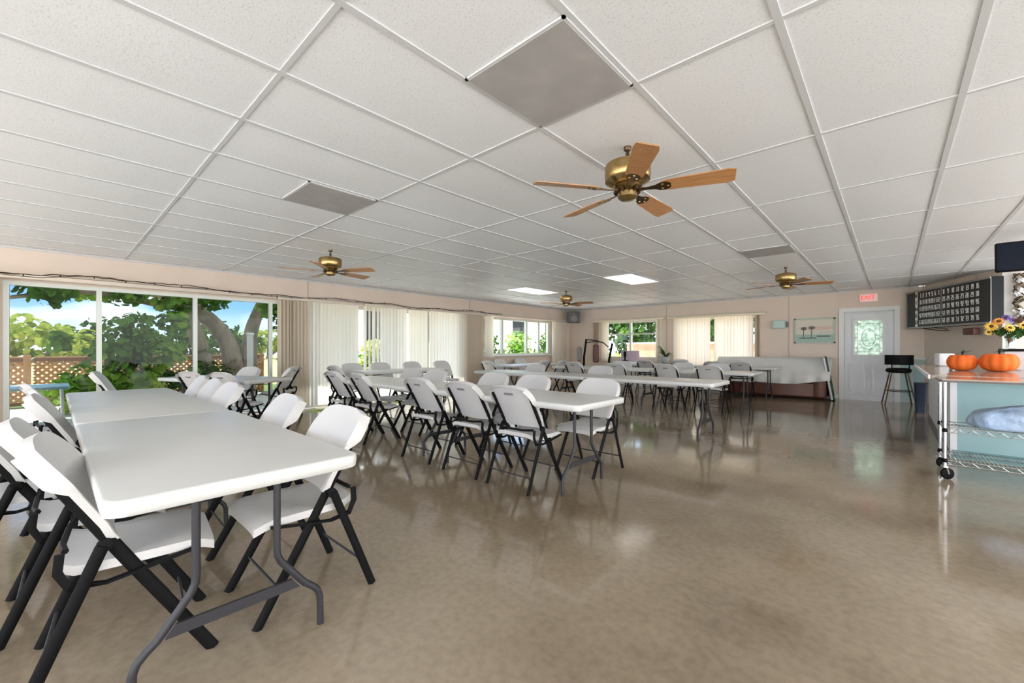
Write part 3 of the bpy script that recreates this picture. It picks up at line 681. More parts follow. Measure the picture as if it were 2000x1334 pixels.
C1 = 'white folding chairs at the foreground table row'; C2 = 'white folding chairs at the second table row'; C4 = 'white folding chairs at the rear table rows'; CW = 'white folding chairs along the window wall'
CL = [
 (-2.20, .20, -6, 'white folding chair nearest the camera, left side of foreground table, whole frame visible', C1),
 (-2.78, .12, -2, 'white folding chair cut by the left edge, second along the foreground table left side', C1),
 (-3.38, -.08, 4, 'white folding chair third on the left side, mostly outside the left edge', C1),
 (-4.22, .15, -3, 'white folding chair at the far-left table, with long black tube touching the table corner', C1),
 (-4.85, .14, 2, 'white folding chair fifth along the left side of the foreground row', C1),
 (-5.62, .08, 5, 'white folding chair at far end of the left side, before the lattice fence view', C1),
 (-2.15, .82, 180, 'white folding chair under the right side of the foreground table, nearest the camera', C1),
 (-2.98, .84, 178, 'white folding chair second on the right side of the foreground table, only back visible', C1),
 (-4.36, .86, 182, 'white folding chair third on the right side of the foreground row', C1),
 (-5.02, .88, 180, 'white folding chair fourth on the right side of the foreground row', C1),
 (-5.66, .90, 178, 'white folding chair last on the right side of the foreground row', C1),
 (-2.365, 2.79, 0, 'white folding chair on the near side of the second row, closest to its right end', C2),
 (-2.97, 2.79, 0, 'white folding chair second from the right end on the near side of the second row', C2),
 (-3.68, 2.80, 1, 'white folding chair third from the right end on the near side of the second row', C2),
 (-4.93, 2.79, -2, 'white folding chair fourth from the right on the near side of the second row', C2),
 (-5.62, 2.79, 0, 'white folding chair at the left end on the near side of the second row', C2),
 (-2.18, 3.50, 180, 'white folding chair at the right end on the far side of the second row', C2),
 (-3.04, 3.52, 180, 'white folding chair second from the right on the far side of the second row', C2),
 (-3.68, 3.52, 180, 'white folding chair third from the right on the far side of the second row', C2),
 (-4.88, 3.54, 182, 'white folding chair fourth from the right on the far side of the second row', C2),
 (-5.50, 3.54, 178, 'white folding chair last on the far side of the second row', C2),
 (-2.42, 8.09, 0, 'white folding chair with its back towards us at the right end of the fourth row', C4),
 (-3.20, 8.09, 0, 'white folding chair second from the right end of the fourth row, back towards us', C4),
 (-4.28, 8.09, 2, 'white folding chair third from the right end of the fourth row, back towards us', C4),
 (-5.30, 8.09, -2, 'white folding chair at the left end of the fourth row, back towards us', C4),
 (-2.60, 8.86, 180, 'white folding chair on the far side of the fourth row, at its right end', C4),
 (-3.30, 8.86, 180, 'white folding chair on the far side of the fourth row, second from the right', C4),
 (-4.70, 8.86, 180, 'white folding chair on the far side of the fourth row, towards the left', C4),
 (-2.52, 10.57, 0, 'white folding chair at the last row, closest to the covered sofa', C4),
 (-3.08, 10.57, 0, 'white folding chair at the last row, second from the covered sofa', C4),
 (-3.85, 10.57, 0, 'white folding chair at the last row in front of the closed ivory blinds', C4),
 (-4.75, 10.57, 0, 'white folding chair at the last row below the potted palm', C4),
 (-2.95, 11.42, 180, 'white folding chair behind the last row table, against the back wall', C4),
 (-4.30, 11.42, 180, 'white folding chair behind the last row table, left of the others', C4),
 (-3.75, 6.22, 180, 'white folding chair on the far side of the third row', C4),
 (-5.2, 6.22, 180, 'white folding chair at the left end on the far side of the third row', C4),
 (-7.95, 4.12, -90, 'white folding chair backing onto the pale blinds, nearest of those by the lengthwise table', CW),
 (-7.95, 4.75, -90, 'white folding chair backing onto the gap in the blinds', CW),
 (-7.95, 5.55, -90, 'white folding chair backing onto the bright middle blinds', CW),
 (-7.95, 6.40, -90, 'white folding chair alone before the brown stacked blinds', CW),
 (-7.35, 3.60, 0, 'white folding chair at the near end of the lengthwise table by the blinds', CW),
 (-7.4, 7.45, 0, 'white folding chair at the near end of the table under the far windows', CW),
 (-7.95, 8.45, -90, 'white folding chair under the first far left window', CW),
 (-7.95, 9.35, -90, 'white folding chair under the middle far left window', CW),
 (-6.65, 8.3, 90, 'white folding chair on the room side of the table under the far windows', CW),
 (-6.65, 9.1, 92, 'white folding chair on the room side nearer the corner', CW),
 (-7.85, .62, -12, 'white folding chair seen edge-on at the left end of the picture window table', CW),
 (-6.95, 1.42, 22, 'white folding chair with its back towards us at the picture window table', CW),
 (-6.45, 1.66, 22, 'white folding chair right of its twin, backs towards us, at the picture window table', CW),
 (-7.75, 2.00, 200, 'white folding chair on the far side of the picture window table', CW),
 (-7.70, 2.62, 135, 'white folding chair standing side-on alone beside the stacked blinds', CW),
]
for c in CL: chair(*c)

# ------------------------------------------------------------------ back of the room
# sofa with sheet
e = empty('sofa', (-2.2, 12.27, 0)); tag(e, 'brown leather sofa under a white sheet against the back wall', 'sofa')
b = MB(); b.box((-.98, -.72, .04), (.98, -.05, .40), M['brownleather'], bev=.04); b.build('base', e)
b = MB(); b.box((-.98, -.28, .38), (.98, -.02, .88), M['brownleather'], bev=.06); b.build('backrest', e)
for s in (-1, 1):
    b = MB(); b.box((s*1.0-.12, -.74, .03), (s*1.0+.12, -.02, .58), M['brownleather'], bev=.05); b.build('armrest', e)
b = MB(); nx, ny = 44, 12; rows = []
for i in range(nx+1):
    s = i/nx; x = -1.22 + 2.42*s
    hem = .47 - .12*math.sin(min(1, s/.78)*PI*.62) + (.40*max(0, s-.74)) ; fold = .022*math.sin(s*34) + .015*math.sin(s*61+1)
    row = []
    for j in range(ny+1):
        t = j/ny
        if t < .25: y, z = -.01 - .30*(t/.25), .945 - .004*math.sin(s*20)
        else:
            u = (t-.25)/.75; y = -.31 - .50*min(1, u*1.25) + .0; z = .945 + (hem-.945)*u - .0; y += -fold*u
        row.append((x, y, z))
    rows.append(row)
b.shell(rows, (0, .3, -1), .006, M['sheet']); o = b.build('dust_sheet', ang=60); o.location = (-2.2, 12.27, 0); tag(o, 'white sheet draped over the brown sofa, hem sagging in front', 'sheet')
# folded table leaning
e = empty('leaning_table', (-1.02, 11.95, 0), math.radians(8)); tag(e, 'folded white table standing on edge with dark green rim, between sofa and door', 'table')
T = Matrix.Rotation(math.radians(-9), 4, 'Y')
b = MB(); b.box((-.025, -.36, .02), (.02, .30, .98), M['tabletop'], T=T, bev=.01); b.build('tabletop', e)
b = MB()
for lo, hi in (((.02, -.37, .0), (.05, -.33, .98)), ((.02, .27, .0), (.05, .31, .98)), ((.02, -.37, .0), (.05, .31, .04)), ((.02, -.37, .94), (.05, .31, .98))): b.box(lo, hi, M['dkgreen'], T=T)
b.tube([(.05, -.2, .1), (.055, -.2, .7), (.055, .15, .7), (.05, .15, .1)], .013, M['black'], 8, T=T)
b.build('folding_frame', e)
# painting
e = empty('framed_painting', (-1.38, YB-.012, 1.59)); tag(e, 'framed seascape painting with palms hanging left of the exit door', 'painting')
b = MB(); hw, hh = .40, .30
for lo, hi in (((-hw, -.025, -hh), (-hw+.03, .01, hh)), ((hw-.03, -.025, -hh), (hw, .01, hh)), ((-hw, -.025, -hh), (hw, .01, -hh+.03)), ((-hw, -.025, hh-.03), (hw, .01, hh))): b.box(lo, hi, M['frame'])
b.build('frame', e, smooth=False)
b = MB(); b.box((-hw+.03, -.008, -hh+.03), (hw-.03, 0, hh-.03), M['paper']); b.box((-.3, -.010, .02), (.36, -.008, .10), M['pink']); b.box((-hw+.03, -.011, -.27), (hw-.03, -.008, -.09), M['sea'])
b.box((.05, -.013, -.15), (.30, -.010, -.12), M['palm']); b.box((.10, -.012, -.05), (.33, -.010, -.035), M['sea'])
for cx, cz, s in ((-.22, .04, 1), (-.06, .06, 1.15)):
    b.tube([(cx, -.012, -.18), (cx+.01, -.012, cz)], .008, M['palm'], 5)
    for a in range(0, 360, 45): b.tube([(cx+.01, -.013, cz), (cx+.01+.06*s*math.cos(math.radians(a)), -.013, cz+.04*s*math.sin(math.radians(a))+.015)], .009, M['palm'], 4)
    b.box((cx-.08, -.0125, -.19), (cx+.1, -.010, -.165), M['palm'])
b.build('canvas', e)
# aqua shelf/box on wall with dark thermostat
b = MB(); b.box((-2.22, YB-.16, 1.66), (-1.96, YB, 1.86), M['aqua'], bev=.02); o = b.build('wall_cabinet'); tag(o, 'pale aqua box mounted on the wall between blinds and painting', 'wall box')
b = MB(); b.box((-1.945, YB-.05, 1.69), (-1.90, YB, 1.83), M['greystuff'], bev=.006); tag(b.build('thermostat'), 'small dark wall thermostat right of the aqua box', 'thermostat')
# exit sign
e = empty('exit_sign', (-.39, YB-.03, 2.30)); tag(e, 'small red EXIT sign above the white door', 'sign')
b = MB(); b.box((-.155, -.02, -.09), (.155, .03, .09), M['exitface'], bev=.01); b.build('housing', e)
def text_mesh(body, size, m, name, parent, loc, rot, ext=.004, align='CENTER'):
    cu = bpy.data.curves.new(name, 'FONT'); cu.body = body; cu.size = size; cu.align_x = align; cu.align_y = 'CENTER'; cu.extrude = ext; cu.offset = size*.012
    t = bpy.data.objects.new(name+'_tmp', cu); COL.objects.link(t); bpy.context.view_layer.update()
    me = bpy.data.meshes.new_from_object(t.evaluated_get(bpy.context.evaluated_depsgraph_get())); me.materials.clear(); me.materials.append(m)
    bpy.data.objects.remove(t); o = bpy.data.objects.new(name, me); COL.objects.link(o); o.parent = parent; o.location = loc; o.rotation_euler = rot; return o
text_mesh('EXIT', .125, M['red'], 'lettering', e, (-.01, -.022, 0), (PI/2, 0, 0))
# stool
e = empty('bar_stool', (.10, 11.72, 0), math.radians(8)); tag(e, 'black padded bar stool with low back before the door', 'stool')
b = MB(); b.lathe([(0, .66), (.17, .665), (.20, .69), (.20, .735), (.17, .76), (0, .765)], M['black'], 24); b.build('seat', e)
b = MB(); rows = []
for i in range(15):
    a = math.radians(200 + 140*i/14); rows.append([(.235*math.cos(a), .235*math.sin(a)*.9, z) for z in (.83, .87, .95, 1.0, 1.03)])
b.shell(rows, (0, .12, 0), .35, M['black']); b.build('backrest', e)
b = MB()
for s in (-1, 1): b.tube([(s*.12, -.1, .68), (s*.13, -.2, .72), (s*.13, -.205, .86)], .011, M['black'], 8)
b.build('back_support', e)
for sx in (-1, 1):
    for sy in (-1, 1): b = MB(); b.tube([(sx*.12, sy*.12, .67), (sx*.235, sy*.21, 0)], .012, M['bronze'], 8); b.build('leg', e)
b = MB(); q = [(.195*math.cos(a*PI/10)*1.0, .195*math.sin(a*PI/10), .29) for a in range(21)]; b.tube(q, .009, M['bronze'], 6); b.build('foot_ring', e)
# loudspeaker in corner
e = empty('loudspeaker', (-8.02, 11.95, 2.03), math.radians(40)); tag(e, 'grey loudspeaker mounted high in the far left corner', 'loudspeaker')
b = MB(); b.box((-.20, -.15, 0), (.20, .15, .38), M['speaker'], bev=.015); b.build('cabinet', e)
for z, r in ((.14, .11), (.29, .05)): b = MB(); b.lathe([(r, 0), (r*.9, .012), (r*.5, -.0), (0, .01)], M['greystuff'], 24, T=Matrix.Translation((0, -.15, z)) @ Matrix.Rotation(PI/2, 4, 'X')); b.build('cone', e)
b = MB(); b.tube([(0, .15, .2), (0, .30, .2)], .015, M['black']); b.build('bracket', e)
# exercise machine in the corner
e = empty('exercise_machine', (-6.75, 11.35, 0), math.radians(35)); tag(e, 'black framed exercise machine in the far left corner', 'exercise machine')
K = M['black']
b = MB(); b.tube([(-.5, -.25, .04), (-.5, .25, .04)], .03, K); b.tube([(.5, -.25, .04), (.5, .25, .04)], .03, K); b.tube([(-.5, 0, .05), (.5, 0, .05)], .03, K); b.build('base', e)
b = MB(); b.tube([(-.42, 0, .05), (-.40, 0, .9), (-.33, 0, 1.45)], .032, K); b.tube([(.42, 0, .05), (.36, 0, .8), (.46, 0, 1.32)], .035, K); b.build('upright', e)
b = MB(); b.tube([(-.33, 0, 1.44), (0, 0, 1.40), (.2, 0, 1.33), (.34, 0, 1.2)], .018, M['greymetal']); b.tube([(-.35, 0, 1.34), (-.1, 0, 1.37), (.15, 0, 1.36)], .014, M['greymetal']); b.build('handlebar', e)
b = MB(); b.box((-.13, -.06, .72), (.06, .06, 1.28), M['maroon'], bev=.04); b.build('back_pad', e)
b = MB(); b.box((-.25, -.15, .48), (.2, .15, .56), M['maroon'], bev=.03); b.build('seat_pad', e)
b = MB(); b.box((-.62, -.08, .75), (-.46, .08, 1.22), M['greystuff'], bev=.05); b.build('weight_cover', e)
# small table with lamp under the back window
e = empty('side_table', (-5.95, 11.9, 0)); tag(e, 'small pale side table under the back window', 'table')
b = MB(); b.box((-.45, -.22, .72), (.35, .22, .76), M['white'], bev=.008); b.build('tabletop', e)
for sx in (-.4, .3):
    for sy in (-.18, .18): b = MB(); b.tube([(sx, sy, 0), (sx, sy, .72)], .018, M['white']); b.build('leg', e)
b = MB(); T = Matrix.Translation((-6.1, 11.9, .762)); b.lathe([(0, 0), (.10, 0), (.10, .02), (.03, .05), (.02, .08), (.025, .12), (.045, .16), (.045, .28), (.03, .31), (0, .32)], K, 16, T=T); tag(b.build('desk_microphone'), 'small black object with round base on the side table at the back window', 'lamp')
b = MB(); T = Matrix.Translation((-6.05, 12.13, .762)); b.box((-.3, 0, 0), (.3, .04, .33), mat('pale_pink_board', (.55, .44, .50), .5), T=T, bev=.005); tag(b.build('pink_board'), 'pale pink board propped on the side table below the back window', 'board')
# potted palm
e = empty('potted_plant', (-4.88, 12.02, 0)); tag(e, 'potted green plant on a stand between the two back windows', 'plant')
b = MB(); b.tube([(0, 0, 0), (0, 0, .7)], .03, M['bronze']); b.lathe([(0, 0), (.16, 0), (.16, .02), (0, .03)], M['bronze'], 14); b.lathe([(0, .69), (.15, .69), (.15, .71), (0, .71)], M['bronze'], 14); b.build('stand', e)
b = MB(); b.lathe([(0, .71), (.085, .71), (.12, .90), (.125, .92), (.10, .92), (0, .90)], M['wainscot'], 16); b.build('pot', e)
b = MB()
for k in range(26):
    a = R.random()*6.28; ln = .22+.22*R.random(); up_ = .5+R.random()*1.2; P = []
    for q in range(5):
        u = q/4; P.append(Vector((math.cos(a)*ln*u*.7, math.sin(a)*min(ln, .28)*u*.6, .90 + ln*(up_*u - .6*u*u))))
    sd = Vector((-math.sin(a), math.cos(a), 0))
    for q in range(4):
        w0 = .028*math.sin(PI*(q+.4)/4.6); w1 = .028*math.sin(PI*(q+1.4)/5.2); b.add([P[q]-sd*w0, P[q]+sd*w0, P[q+1]+sd*w1, P[q+1]-sd*w1], [(0, 1, 2, 3)], M['leafdark'])
b.build('foliage', e, smooth=False)

# ------------------------------------------------------------------ number board on diagonal wall
A = Vector((.24, 12.2, 0)); Bp = Vector((1.2, 10.3, 0)); ax = (Bp-A).normalized(); Lb = (Bp-A).length
ang = math.atan2(ax.y, ax.x)
e = empty('number_board', (A.x, A.y, 1.575), ang); tag(e, 'wide black bingo board with rows of white numbers by the ceiling', 'board')
b = MB(); b.box((0, 0, 0), (Lb, .16, .765), M['boardside']); b.build('cabinet', e, smooth=False)
b = MB(); b.box((.02, -.006, .03), (Lb-.02, 0, .735), M['board']); b.build('face', e, smooth=False)
b = MB()
for lo, hi in (((0, -.02, 0), (Lb, .0, .03)), ((0, -.02, .735), (Lb, 0, .765)), ((0, -.02, 0), (.02, 0, .765)), ((Lb-.01, -.008, 0), (Lb, 0, .765)), ((1.005, -.012, .03), (1.02, 0, .735))): b.box(lo, hi, M['silver'])
b.build('frame', e, smooth=False)
SEG = {'0': 'abcdef', '1': 'bc', '2': 'abged', '3': 'abgcd', '4': 'fgbc', '5': 'afgcd', '6': 'afgedc', '7': 'abc', '8': 'abcdefg', '9': 'abcdfg'}
def digit(mb, ch, x, z, w, h, m):
    t = h*.14
    seg = {'a': (0, h-t, w, h), 'g': (0, h/2-t/2, w, h/2+t/2), 'd': (0, 0, w, t), 'f': (0, h/2, t, h), 'b': (w-t, h/2, w, h), 'e': (0, 0, t, h/2), 'c': (w-t, 0, w, h/2)}
    for c in SEG[ch]:
        x0, z0, x1, z1 = seg[c]; mb.box((x+x0, -.011, z+z0), (x+x1, -.006, z+z1), m)
for r in range(5):
    for c in range(15):
        s = str(r*15+c+1); h = .088; w_ = .029 if len(s) == 2 else .034; cx = (.43 + c*.085) if c < 7 else (1.075 + (c-7)*.112); z = .735 - .125 - r*.134
        x = cx - (w_*len(s) + .009*(len(s)-1))/2; b = MB()
        for ch in s: digit(b, ch, x, z, w_, h, M['digit']); x += w_+.008
        b.build('number', e, smooth=False)
b = MB(); b.box((.275, -.010, .03), (.345, -.006, .735), M['digit']); b.build('letter_strip', e, smooth=False)
for i, ch in enumerate('BINGO'): text_mesh(ch, .10, M['red'] if False else M['boardside'], 'letter', e, (.31, -.012, .735-.08-i*.134), (PI/2, 0, 0), .002)
b = MB()
for x in (.35, 1.7): b.tube([(x, .08, .765), (x, .08, .90)], .008, M['silver'], 6)
b.tube([(.4, .02, 0), (.75, .10, -.06), (1.0, .12, -.075)], .008, M['black'], 6); b.tube([(.75, .02, 0), (1.0, .10, -.05)], .006, M['black'], 6)
b.build('hanger', e)
b = MB(); b.box((1.42, .06, -.17), (1.66, .16, -.05), M['maroon'], bev=.01); o = b.build('wall_clock_box'); o.location = (A.x, A.y, 1.575); o.rotation_euler.z = ang; tag(o, 'small dark box on the wall below the bingo board', 'box')
# twig decoration
e = empty('twig_garland', (1.52, 10.47, 1.55)); tag(e, 'tall twisted brown twig garland hanging on white wall right of the bingo board', 'wall decoration')
b = MB()
for k in range(9):
    a = R.random()*6; pts = [(.07*math.sin(a+t*.9*(1+k*.1)) + R.gauss(0, .008), -.05 + .03*math.cos(a+t*1.3), .82*t/12) for t in range(13)]; b.tube(pts, .010, M['bark'] if k % 2 else M['bronze'], 5)
b.build('twigs', e)
b = MB(); leaves(b, [((0, -.06, .2), .09), ((0, -.06, .5), .09), ((0, -.06, .72), .08)], 110, .028, M['white']); b.build('blossoms', e, smooth=False)
# television hung from the ceiling
e = empty('television', (1.24, 7.45, 2.06)); tag(e, 'dark television hung under the ceiling at the right edge', 'television')
b = MB(); T = Matrix.Rotation(math.radians(-4), 4, 'X'); b.box((-.34, 0, 0), (.34, .06, .345), M['black'], T=T, bev=.012); b.build('housing', e)
b = MB(); b.box((-.325, -.002, .018), (.325, .001, .33), M['screen'], T=T); b.build('screen', e, smooth=False)
b = MB(); b.tube([(0, .05, .2), (0, .10, .2), (0, .10, H-2.06)], .015, M['black']); b.build('ceiling_bracket', e)

# ------------------------------------------------------------------ bar, cart and what stands on them
e = empty('bar_counter', (.46, 6.45, 0)); tag(e, 'bar with white side panel and teal end standing behind the wire cart', 'bar')
b = MB(); b.box((0, .012, .0), (.03, 3.45, .85), M['white']); b.build('side_panel', e, smooth=False)
b = MB(); b.box((0, 0, .0), (2.6, .012, .85), M['teal']); b.box((0, -.004, 0), (.05, .0, .85), M['white']); b.box((.03, .03, .0), (2.6, .7, .84), M['teal']); b.build('end_panel', e, smooth=False)
b = MB(); b.box((.012, -.02, 0), (2.6, .0, .09), mat('teal_base', (.16, .30, .31), .5)); b.box((-.012, 0, 0), (0, 3.45, .07), M['darkedge']); b.build('kickboard', e, smooth=False)
b = MB(); b.loft([rrect(-.16, -.18, 2.6, .75, .02, z) for z in (.85, .885)], M['counter']); b.loft([rrect(-.16, .75, .75, 3.5, .02, z) for z in (.85, .885)], M['counter']); b.loft([[(-.175, -.18, .845), (-.158, -.18, .845), (-.158, -.18, .888), (-.175, -.18, .888)], [(-.175, 3.5, .845), (-.158, 3.5, .845), (-.158, 3.5, .888), (-.175, 3.5, .888)]], M['white']); b.build('countertop', e, smooth=False)
# wire cart
e = empty('wire_cart', (.33, 5.35, 0)); tag(e, 'chrome wire shelf cart on black casters in front of the teal bar', 'cart')
CW_, CD = 1.25, .50; Ch = M['chrome']
for px, py in ((0, 0), (CW_, 0), (0, CD), (CW_, CD)):
    b = MB(); b.tube([(px+.02, py+.02, .12), (px+.02, py+.02, .87)], .0135, Ch, 12)
    for z in (.15, .42): b.lathe([(.014, z), (.019, z+.002), (.017, z+.035), (.014, z+.037)], K, 12, T=Matrix.Translation((px+.02, py+.02, 0)))
    b.build('post', e)
    b = MB(); T = Tz(px+.02, py+.02, 0, .6+px)
    b.lathe([(0, -.014), (.042, -.014), (.05, -.008), (.05, .008), (.042, .014), (0, .014)], K, 20, T=T @ Matrix.Translation((.02, 0, .05)) @ Matrix.Rotation(PI/2, 4, 'X')); c_ = b.build('caster', e)
    b = MB()
    for s in (-1, 1): b.tube([(0, s*.018, .115), (.018, s*.018, .05)], .008, Ch, 6, T=T)
    b.lathe([(0, .105), (.028, .107), (.028, .12), (0, .125)], Ch, 12, T=T); b.build('fork', c_)
def wshelf(z):
    b = MB()
    for zz in (z, z-.035):
        b.tube([(.02, .02, zz), (CW_+.02, .02, zz), (CW_+.02, CD+.02, zz), (.02, CD+.02, zz), (.02, .02, zz)], .0035, Ch, 6)
    for yy in (.02, CD+.02):
        n = 30; b.tube([(.02+CW_*i/n, yy, z-.035*(i % 2)) for i in range(n+1)], .0028, Ch, 5)
    for xx in (.02, CW_+.02): b.tube([(xx, .02+CD*i/12, z-.035*(i % 2)) for i in range(13)], .0028, Ch, 5)
    for i in range(1, 50): b.tube([(.02+CW_*i/50, .02, z), (.02+CW_*i/50, CD+.02, z)], .0022, Ch, 4)
    for yy in (.18, .36): b.tube([(.02, yy, z-.006), (CW_+.02, yy, z-.006)], .0035, Ch, 5)
    b.build('wire_shelf', e)
wshelf(.17); wshelf(.455)
b = MB(); b.loft([rrect(-.015, -.015, CW_+.05, CD+.06, .02, z) for z in (.868, .885)], M['darkedge']); b.loft([rrect(-.012, -.012, CW_+.047, CD+.057, .02, z) for z in (.885, .895)], M['counter']); b.build('top_board', e, smooth=False)
# blue bag on the middle shelf
b = MB(); rings = []
for i in range(13):
    t = i/12; zz = .462 + .215*t - .012*math.sin(t*9); r = math.sqrt(max(.0, 1-(t*.975)**3.5)) if t > .15 else .93+.07*t/.15
    rings.append([(1.02 + (.50*r)*math.copysign(abs(math.cos(a))**.75, math.cos(a))*(1+.05*math.sin(a*5+t*3)+.03*math.sin(a*11+t*7)), 5.63 + (.21*r)*math.copysign(abs(math.sin(a))**.75, math.sin(a))*(1+.08*math.sin(a*7+t*4)), zz + .012*math.sin(a*6+t*5)*t) for a in [2*PI*k/40 for k in range(40)]])
b.loft(rings, M['bluebag']); o = b.build('blue_bag', ang=80); tag(o, 'crumpled pale blue plastic-wrapped bundle on the cart middle shelf', 'bag')
# pumpkins
def pumpkin(x, y, z0, r, h, label, lobes=9):
    e = empty('pumpkin', (x, y, z0)); tag(e, label, 'pumpkin', 'orange pumpkins on the bar')
    b = MB(); n = 54; rings = []
    for i in range(15):
        a = -PI/2 + PI*i/14; rr = r*math.cos(a)**.62 if 0 < i < 14 else .003; zz = h/2*(1+math.sin(a))
        if i > 11: zz -= (i-11)*h*.035
        rings.append([(rr*(1-.10*abs(math.cos(lobes*k*PI/n))**6)*math.cos(2*PI*k/n), rr*(1-.10*abs(math.cos(lobes*k*PI/n))**6)*math.sin(2*PI*k/n), zz) for k in range(n)])
    b.loft(rings, M['orange']); b.build('body', e, ang=80)
    b = MB(); b.tube([(0, 0, h*.86), (.005, 0, h*1.05), (.02, .0, h*1.18)], [.022, .015, .013], M['dkgreen'], 8); b.build('stem', e)
    b = MB(); b.add([(-.01, 0, h*.98), (.04, -.045, h*1.06), (.12, -.04, h*1.18), (.15, 0, h*1.22), (.11, .045, h*1.12), (.04, .04, h*1.02)], [(0, 1, 2, 3), (0, 3, 4, 5)], M['dkgreen'], T=Matrix.Translation((-.05, -.03, 0))); b.build('leaf', e, smooth=False)
pumpkin(.66, 7.80, .885, .140, .215, 'smaller orange pumpkin at the left, standing on the bar')
pumpkin(.96, 7.72, .885, .168, .235, 'larger orange pumpkin at the right, beside the flower vase', 11)
# white box with black lid and vase
e = empty('storage_box', (1.42, 8.42, .885)); tag(e, 'white box with black lid at the right edge behind the pumpkins', 'box')
b = MB(); b.box((-.34, -.12, 0), (.34, .16, .245), mat('blush_white', (.78, .72, .74), .4), bev=.01); b.build('body', e)
b = MB(); b.box((-.36, -.14, .245), (.36, .18, .275), K, bev=.008); b.build('lid', e)
vx, vy, vz = 1.145, 8.42, 1.161
e = empty('flower_vase', (vx, vy, vz)); tag(e, 'glass vase of yellow, orange and purple flowers on the box behind the pumpkins', 'vase of flowers')
b = MB(); b.lathe([(.0, 0), (.045, 0), (.047, .01), (.038, .06), (.045, .12), (.062, .17), (.058, .17), (.042, .12), (.034, .06), (.04, .015), (0, .012)], M['vase'], 24); b.build('vase', e)
b = MB()
for k in range(16):
    a = k*2.4; r = .03+.14*(k % 5)/5; b.tube([(.01*math.cos(a), .01*math.sin(a), .02), (.03*math.cos(a), .03*math.sin(a), .17), (r*math.cos(a), r*.5*math.sin(a), .27)], .0035, M['dkgreen'], 4)
b.build('stems', e); b = MB(); leaves(b, [((0, 0, .22), .13), ((-.1, 0, .22), .08), ((.1, 0, .22), .09)], 140, .03, M['leafdark'], .6); b.build('leaves', e, smooth=False)
def flower(x, y, z, r, m, n=14):
    b = MB(); T = Matrix.Translation((x, y, z)) @ Matrix.Rotation(math.radians(60), 4, 'X') @ Matrix.Rotation(R.uniform(-.5, .5), 4, 'Y')
    for L_ in (0, 1):
        for k in range(n):
            a = 2*PI*(k+.5*L_)/n; rr = r*(1-.25*L_); c, s = math.cos(a), math.sin(a); w_ = .16*r*2
            b.add([(c*r*.2, s*r*.2, .004*L_), (c*rr*.65 - s*w_/2, s*rr*.65 + c*w_/2, .012+.01*L_), (c*rr, s*rr, .004+.012*L_), (c*rr*.65 + s*w_/2, s*rr*.65 - c*w_/2, .012+.01*L_)], [(0, 1, 2, 3)], m, T)
    b.lathe([(0, .0), (r*.28, .004), (r*.24, .02), (0, .028)], M['flowerc'], 12, T=T)
    b.build('flower', e, smooth=False)
for x, y, z, r, m in ((-.17, -.05, .265, .075, 'flowery'), (-.11, -.07, .32, .06, 'flowero'), (-.02, -.08, .245, .065, 'flowery'), (.10, -.06, .27, .065, 'flowery'), (.18, -.04, .25, .07, 'flowero'), (-.04, -.02, .36, .05, 'flowerp'), (.01, -.04, .33, .045, 'flowerp'), (.22, -.03, .31, .06, 'flowery'), (-.19, 0, .20, .05, 'flowery'), (.06, -.05, .32, .045, 'flowerc')): flower(x, y, z*1.18-.02, r, M[m])
# white dispenser on the bar
e = empty('napkin_dispenser', (.62, 9.55, .885), .4); tag(e, 'white napkin dispenser with dark slot on the far part of the bar', 'dispenser')
b = MB(); b.box((-.1, -.07, 0), (.1, .07, .20), M['white'], bev=.015); b.build('housing', e)
b = MB(); b.box((.02, -.075, .03), (.06, -.069, .17), K); b.build('slot', e, smooth=False)
# dark bin beyond the bar
b = MB(); b.loft([rrect(-.07, -.12, .07, .12, .03, 0), rrect(-.09, -.15, .09, .15, .04, .52), rrect(-.095, -.16, .095, .16, .04, .54), rrect(-.08, -.13, .08, .13, .04, .53)], M['navy']); o = b.build('waste_bin'); o.location = (.385, 10.6, 0); tag(o, 'dark navy waste bin beyond the far end of the bar', 'bin')

# ------------------------------------------------------------------ light
w = bpy.data.worlds.new('World'); S.world = w; w.use_nodes = True; nt = w.node_tree; nt.nodes.clear()
def WN(t): return nt.nodes.new(t)
out = WN('ShaderNodeOutputWorld'); bg = WN('ShaderNodeBackground'); tc = WN('ShaderNodeTexCoord'); sx = WN('ShaderNodeSeparateXYZ')
nt.links.new(tc.outputs['Generated'], sx.inputs[0])
r1 = WN('ShaderNodeValToRGB'); el = r1.color_ramp.elements
el[0].position = 0; el[0].color = (.75, .84, .95, 1); el[1].position = .55; el[1].color = (.10, .26, .70, 1); e3 = el.new(.08); e3.color = (.24, .46, .86, 1)
nt.links.new(sx.outputs[2], r1.inputs[0])
mp = WN('ShaderNodeMapping'); mp.inputs['Scale'].default_value = (1, 1, 3.2); nt.links.new(tc.outputs['Generated'], mp.inputs[0])
cn = WN('ShaderNodeTexNoise'); cn.inputs['Scale'].default_value = 3.6; cn.inputs['Detail'].default_value = 7; nt.links.new(mp.outputs[0], cn.inputs['Vector'])
r2 = WN('ShaderNodeValToRGB'); r2.color_ramp.elements[0].position = .52; r2.color_ramp.elements[1].position = .66; nt.links.new(cn.outputs[0], r2.inputs[0])
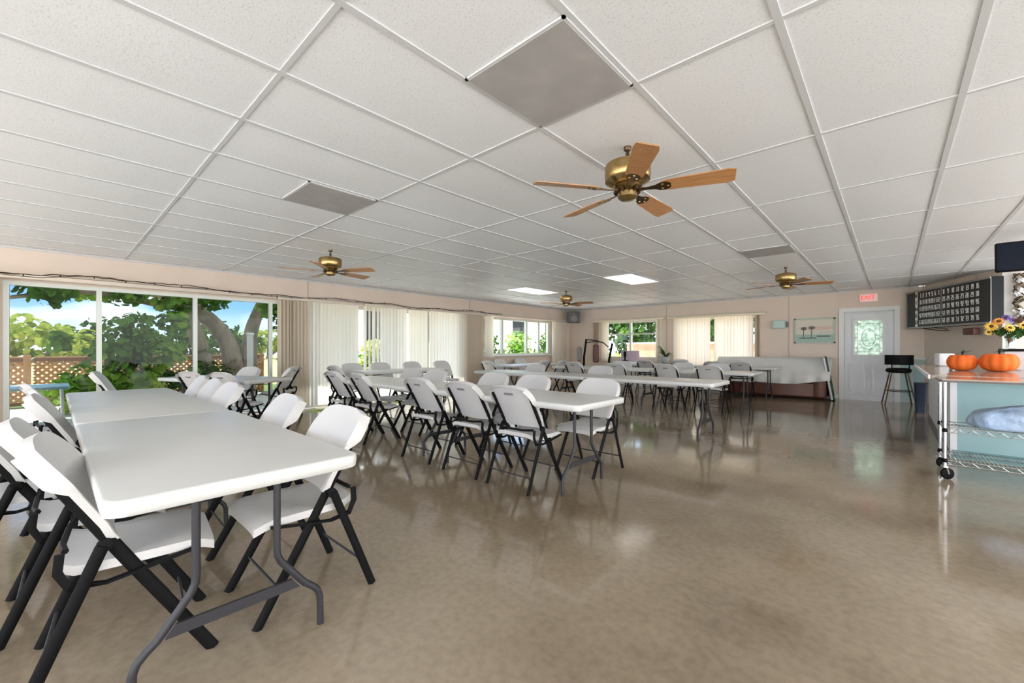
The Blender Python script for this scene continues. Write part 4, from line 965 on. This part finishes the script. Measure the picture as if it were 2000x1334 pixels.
mx = WN('ShaderNodeMix'); mx.data_type = 'RGBA'; mx.inputs[7].default_value = (1.0, .985, .98, 1)
ma = WN('ShaderNodeMapRange'); ma.inputs[1].default_value = -.75; ma.inputs[2].default_value = .1; ma.inputs[3].default_value = 0; ma.inputs[4].default_value = 1; nt.links.new(sx.outputs[0], ma.inputs[0])
mm_ = WN('ShaderNodeMath'); mm_.operation = 'MAXIMUM'; nt.links.new(r2.outputs[0], mm_.inputs[0]); nt.links.new(ma.outputs[0], mm_.inputs[1]); nt.links.new(mm_.outputs[0], mx.inputs[0]); nt.links.new(r1.outputs[0], mx.inputs[6]); nt.links.new(mx.outputs[2], bg.inputs[0]); bg.inputs[1].default_value = 1.25
nt.links.new(bg.outputs[0], out.inputs[0])
sun = bpy.data.lights.new('sun', 'SUN'); sun.energy = 4.5; sun.angle = .02; sun.color = (1, .95, .88)
so = bpy.data.objects.new('sun', sun); COL.objects.link(so); so.rotation_euler = Vector((.62, .15, -.9)).to_track_quat('-Z', 'Y').to_euler()
# ceiling fluorescent fixtures that light the hall (as the building has)
def area(x, y, sx_, sy_, p, z=H-.03, col=(1, .97, .93)):
    l = bpy.data.lights.new('troffer_light', 'AREA'); l.shape = 'RECTANGLE'; l.size = sx_; l.size_y = sy_; l.energy = p; l.color = col
    o = bpy.data.objects.new('troffer_light', l); COL.objects.link(o); o.location = (x, y, z)


cam = bpy.data.cameras.new('camera'); co = bpy.data.objects.new('camera', cam); COL.objects.link(co); S.camera = co
cam.sensor_width = 36; cam.lens = 817/2000*36; cam.shift_y = 13/2000; cam.clip_end = 300
co.location = (0, 0, 1.17); co.rotation_euler = (PI/2, 0, math.atan2(742, 817))
S.view_settings.view_transform = 'Standard'; S.view_settings.look = 'None'; S.view_settings.exposure = 1.95; S.view_settings.gamma = 1
S.view_settings.use_curve_mapping = False
S.cycles.max_bounces = 12; S.cycles.diffuse_bounces = 6; S.cycles.glossy_bounces = 4; S.cycles.transparent_max_bounces = 16; S.cycles.sample_clamp_indirect = 6
S.cycles.use_denoising = True
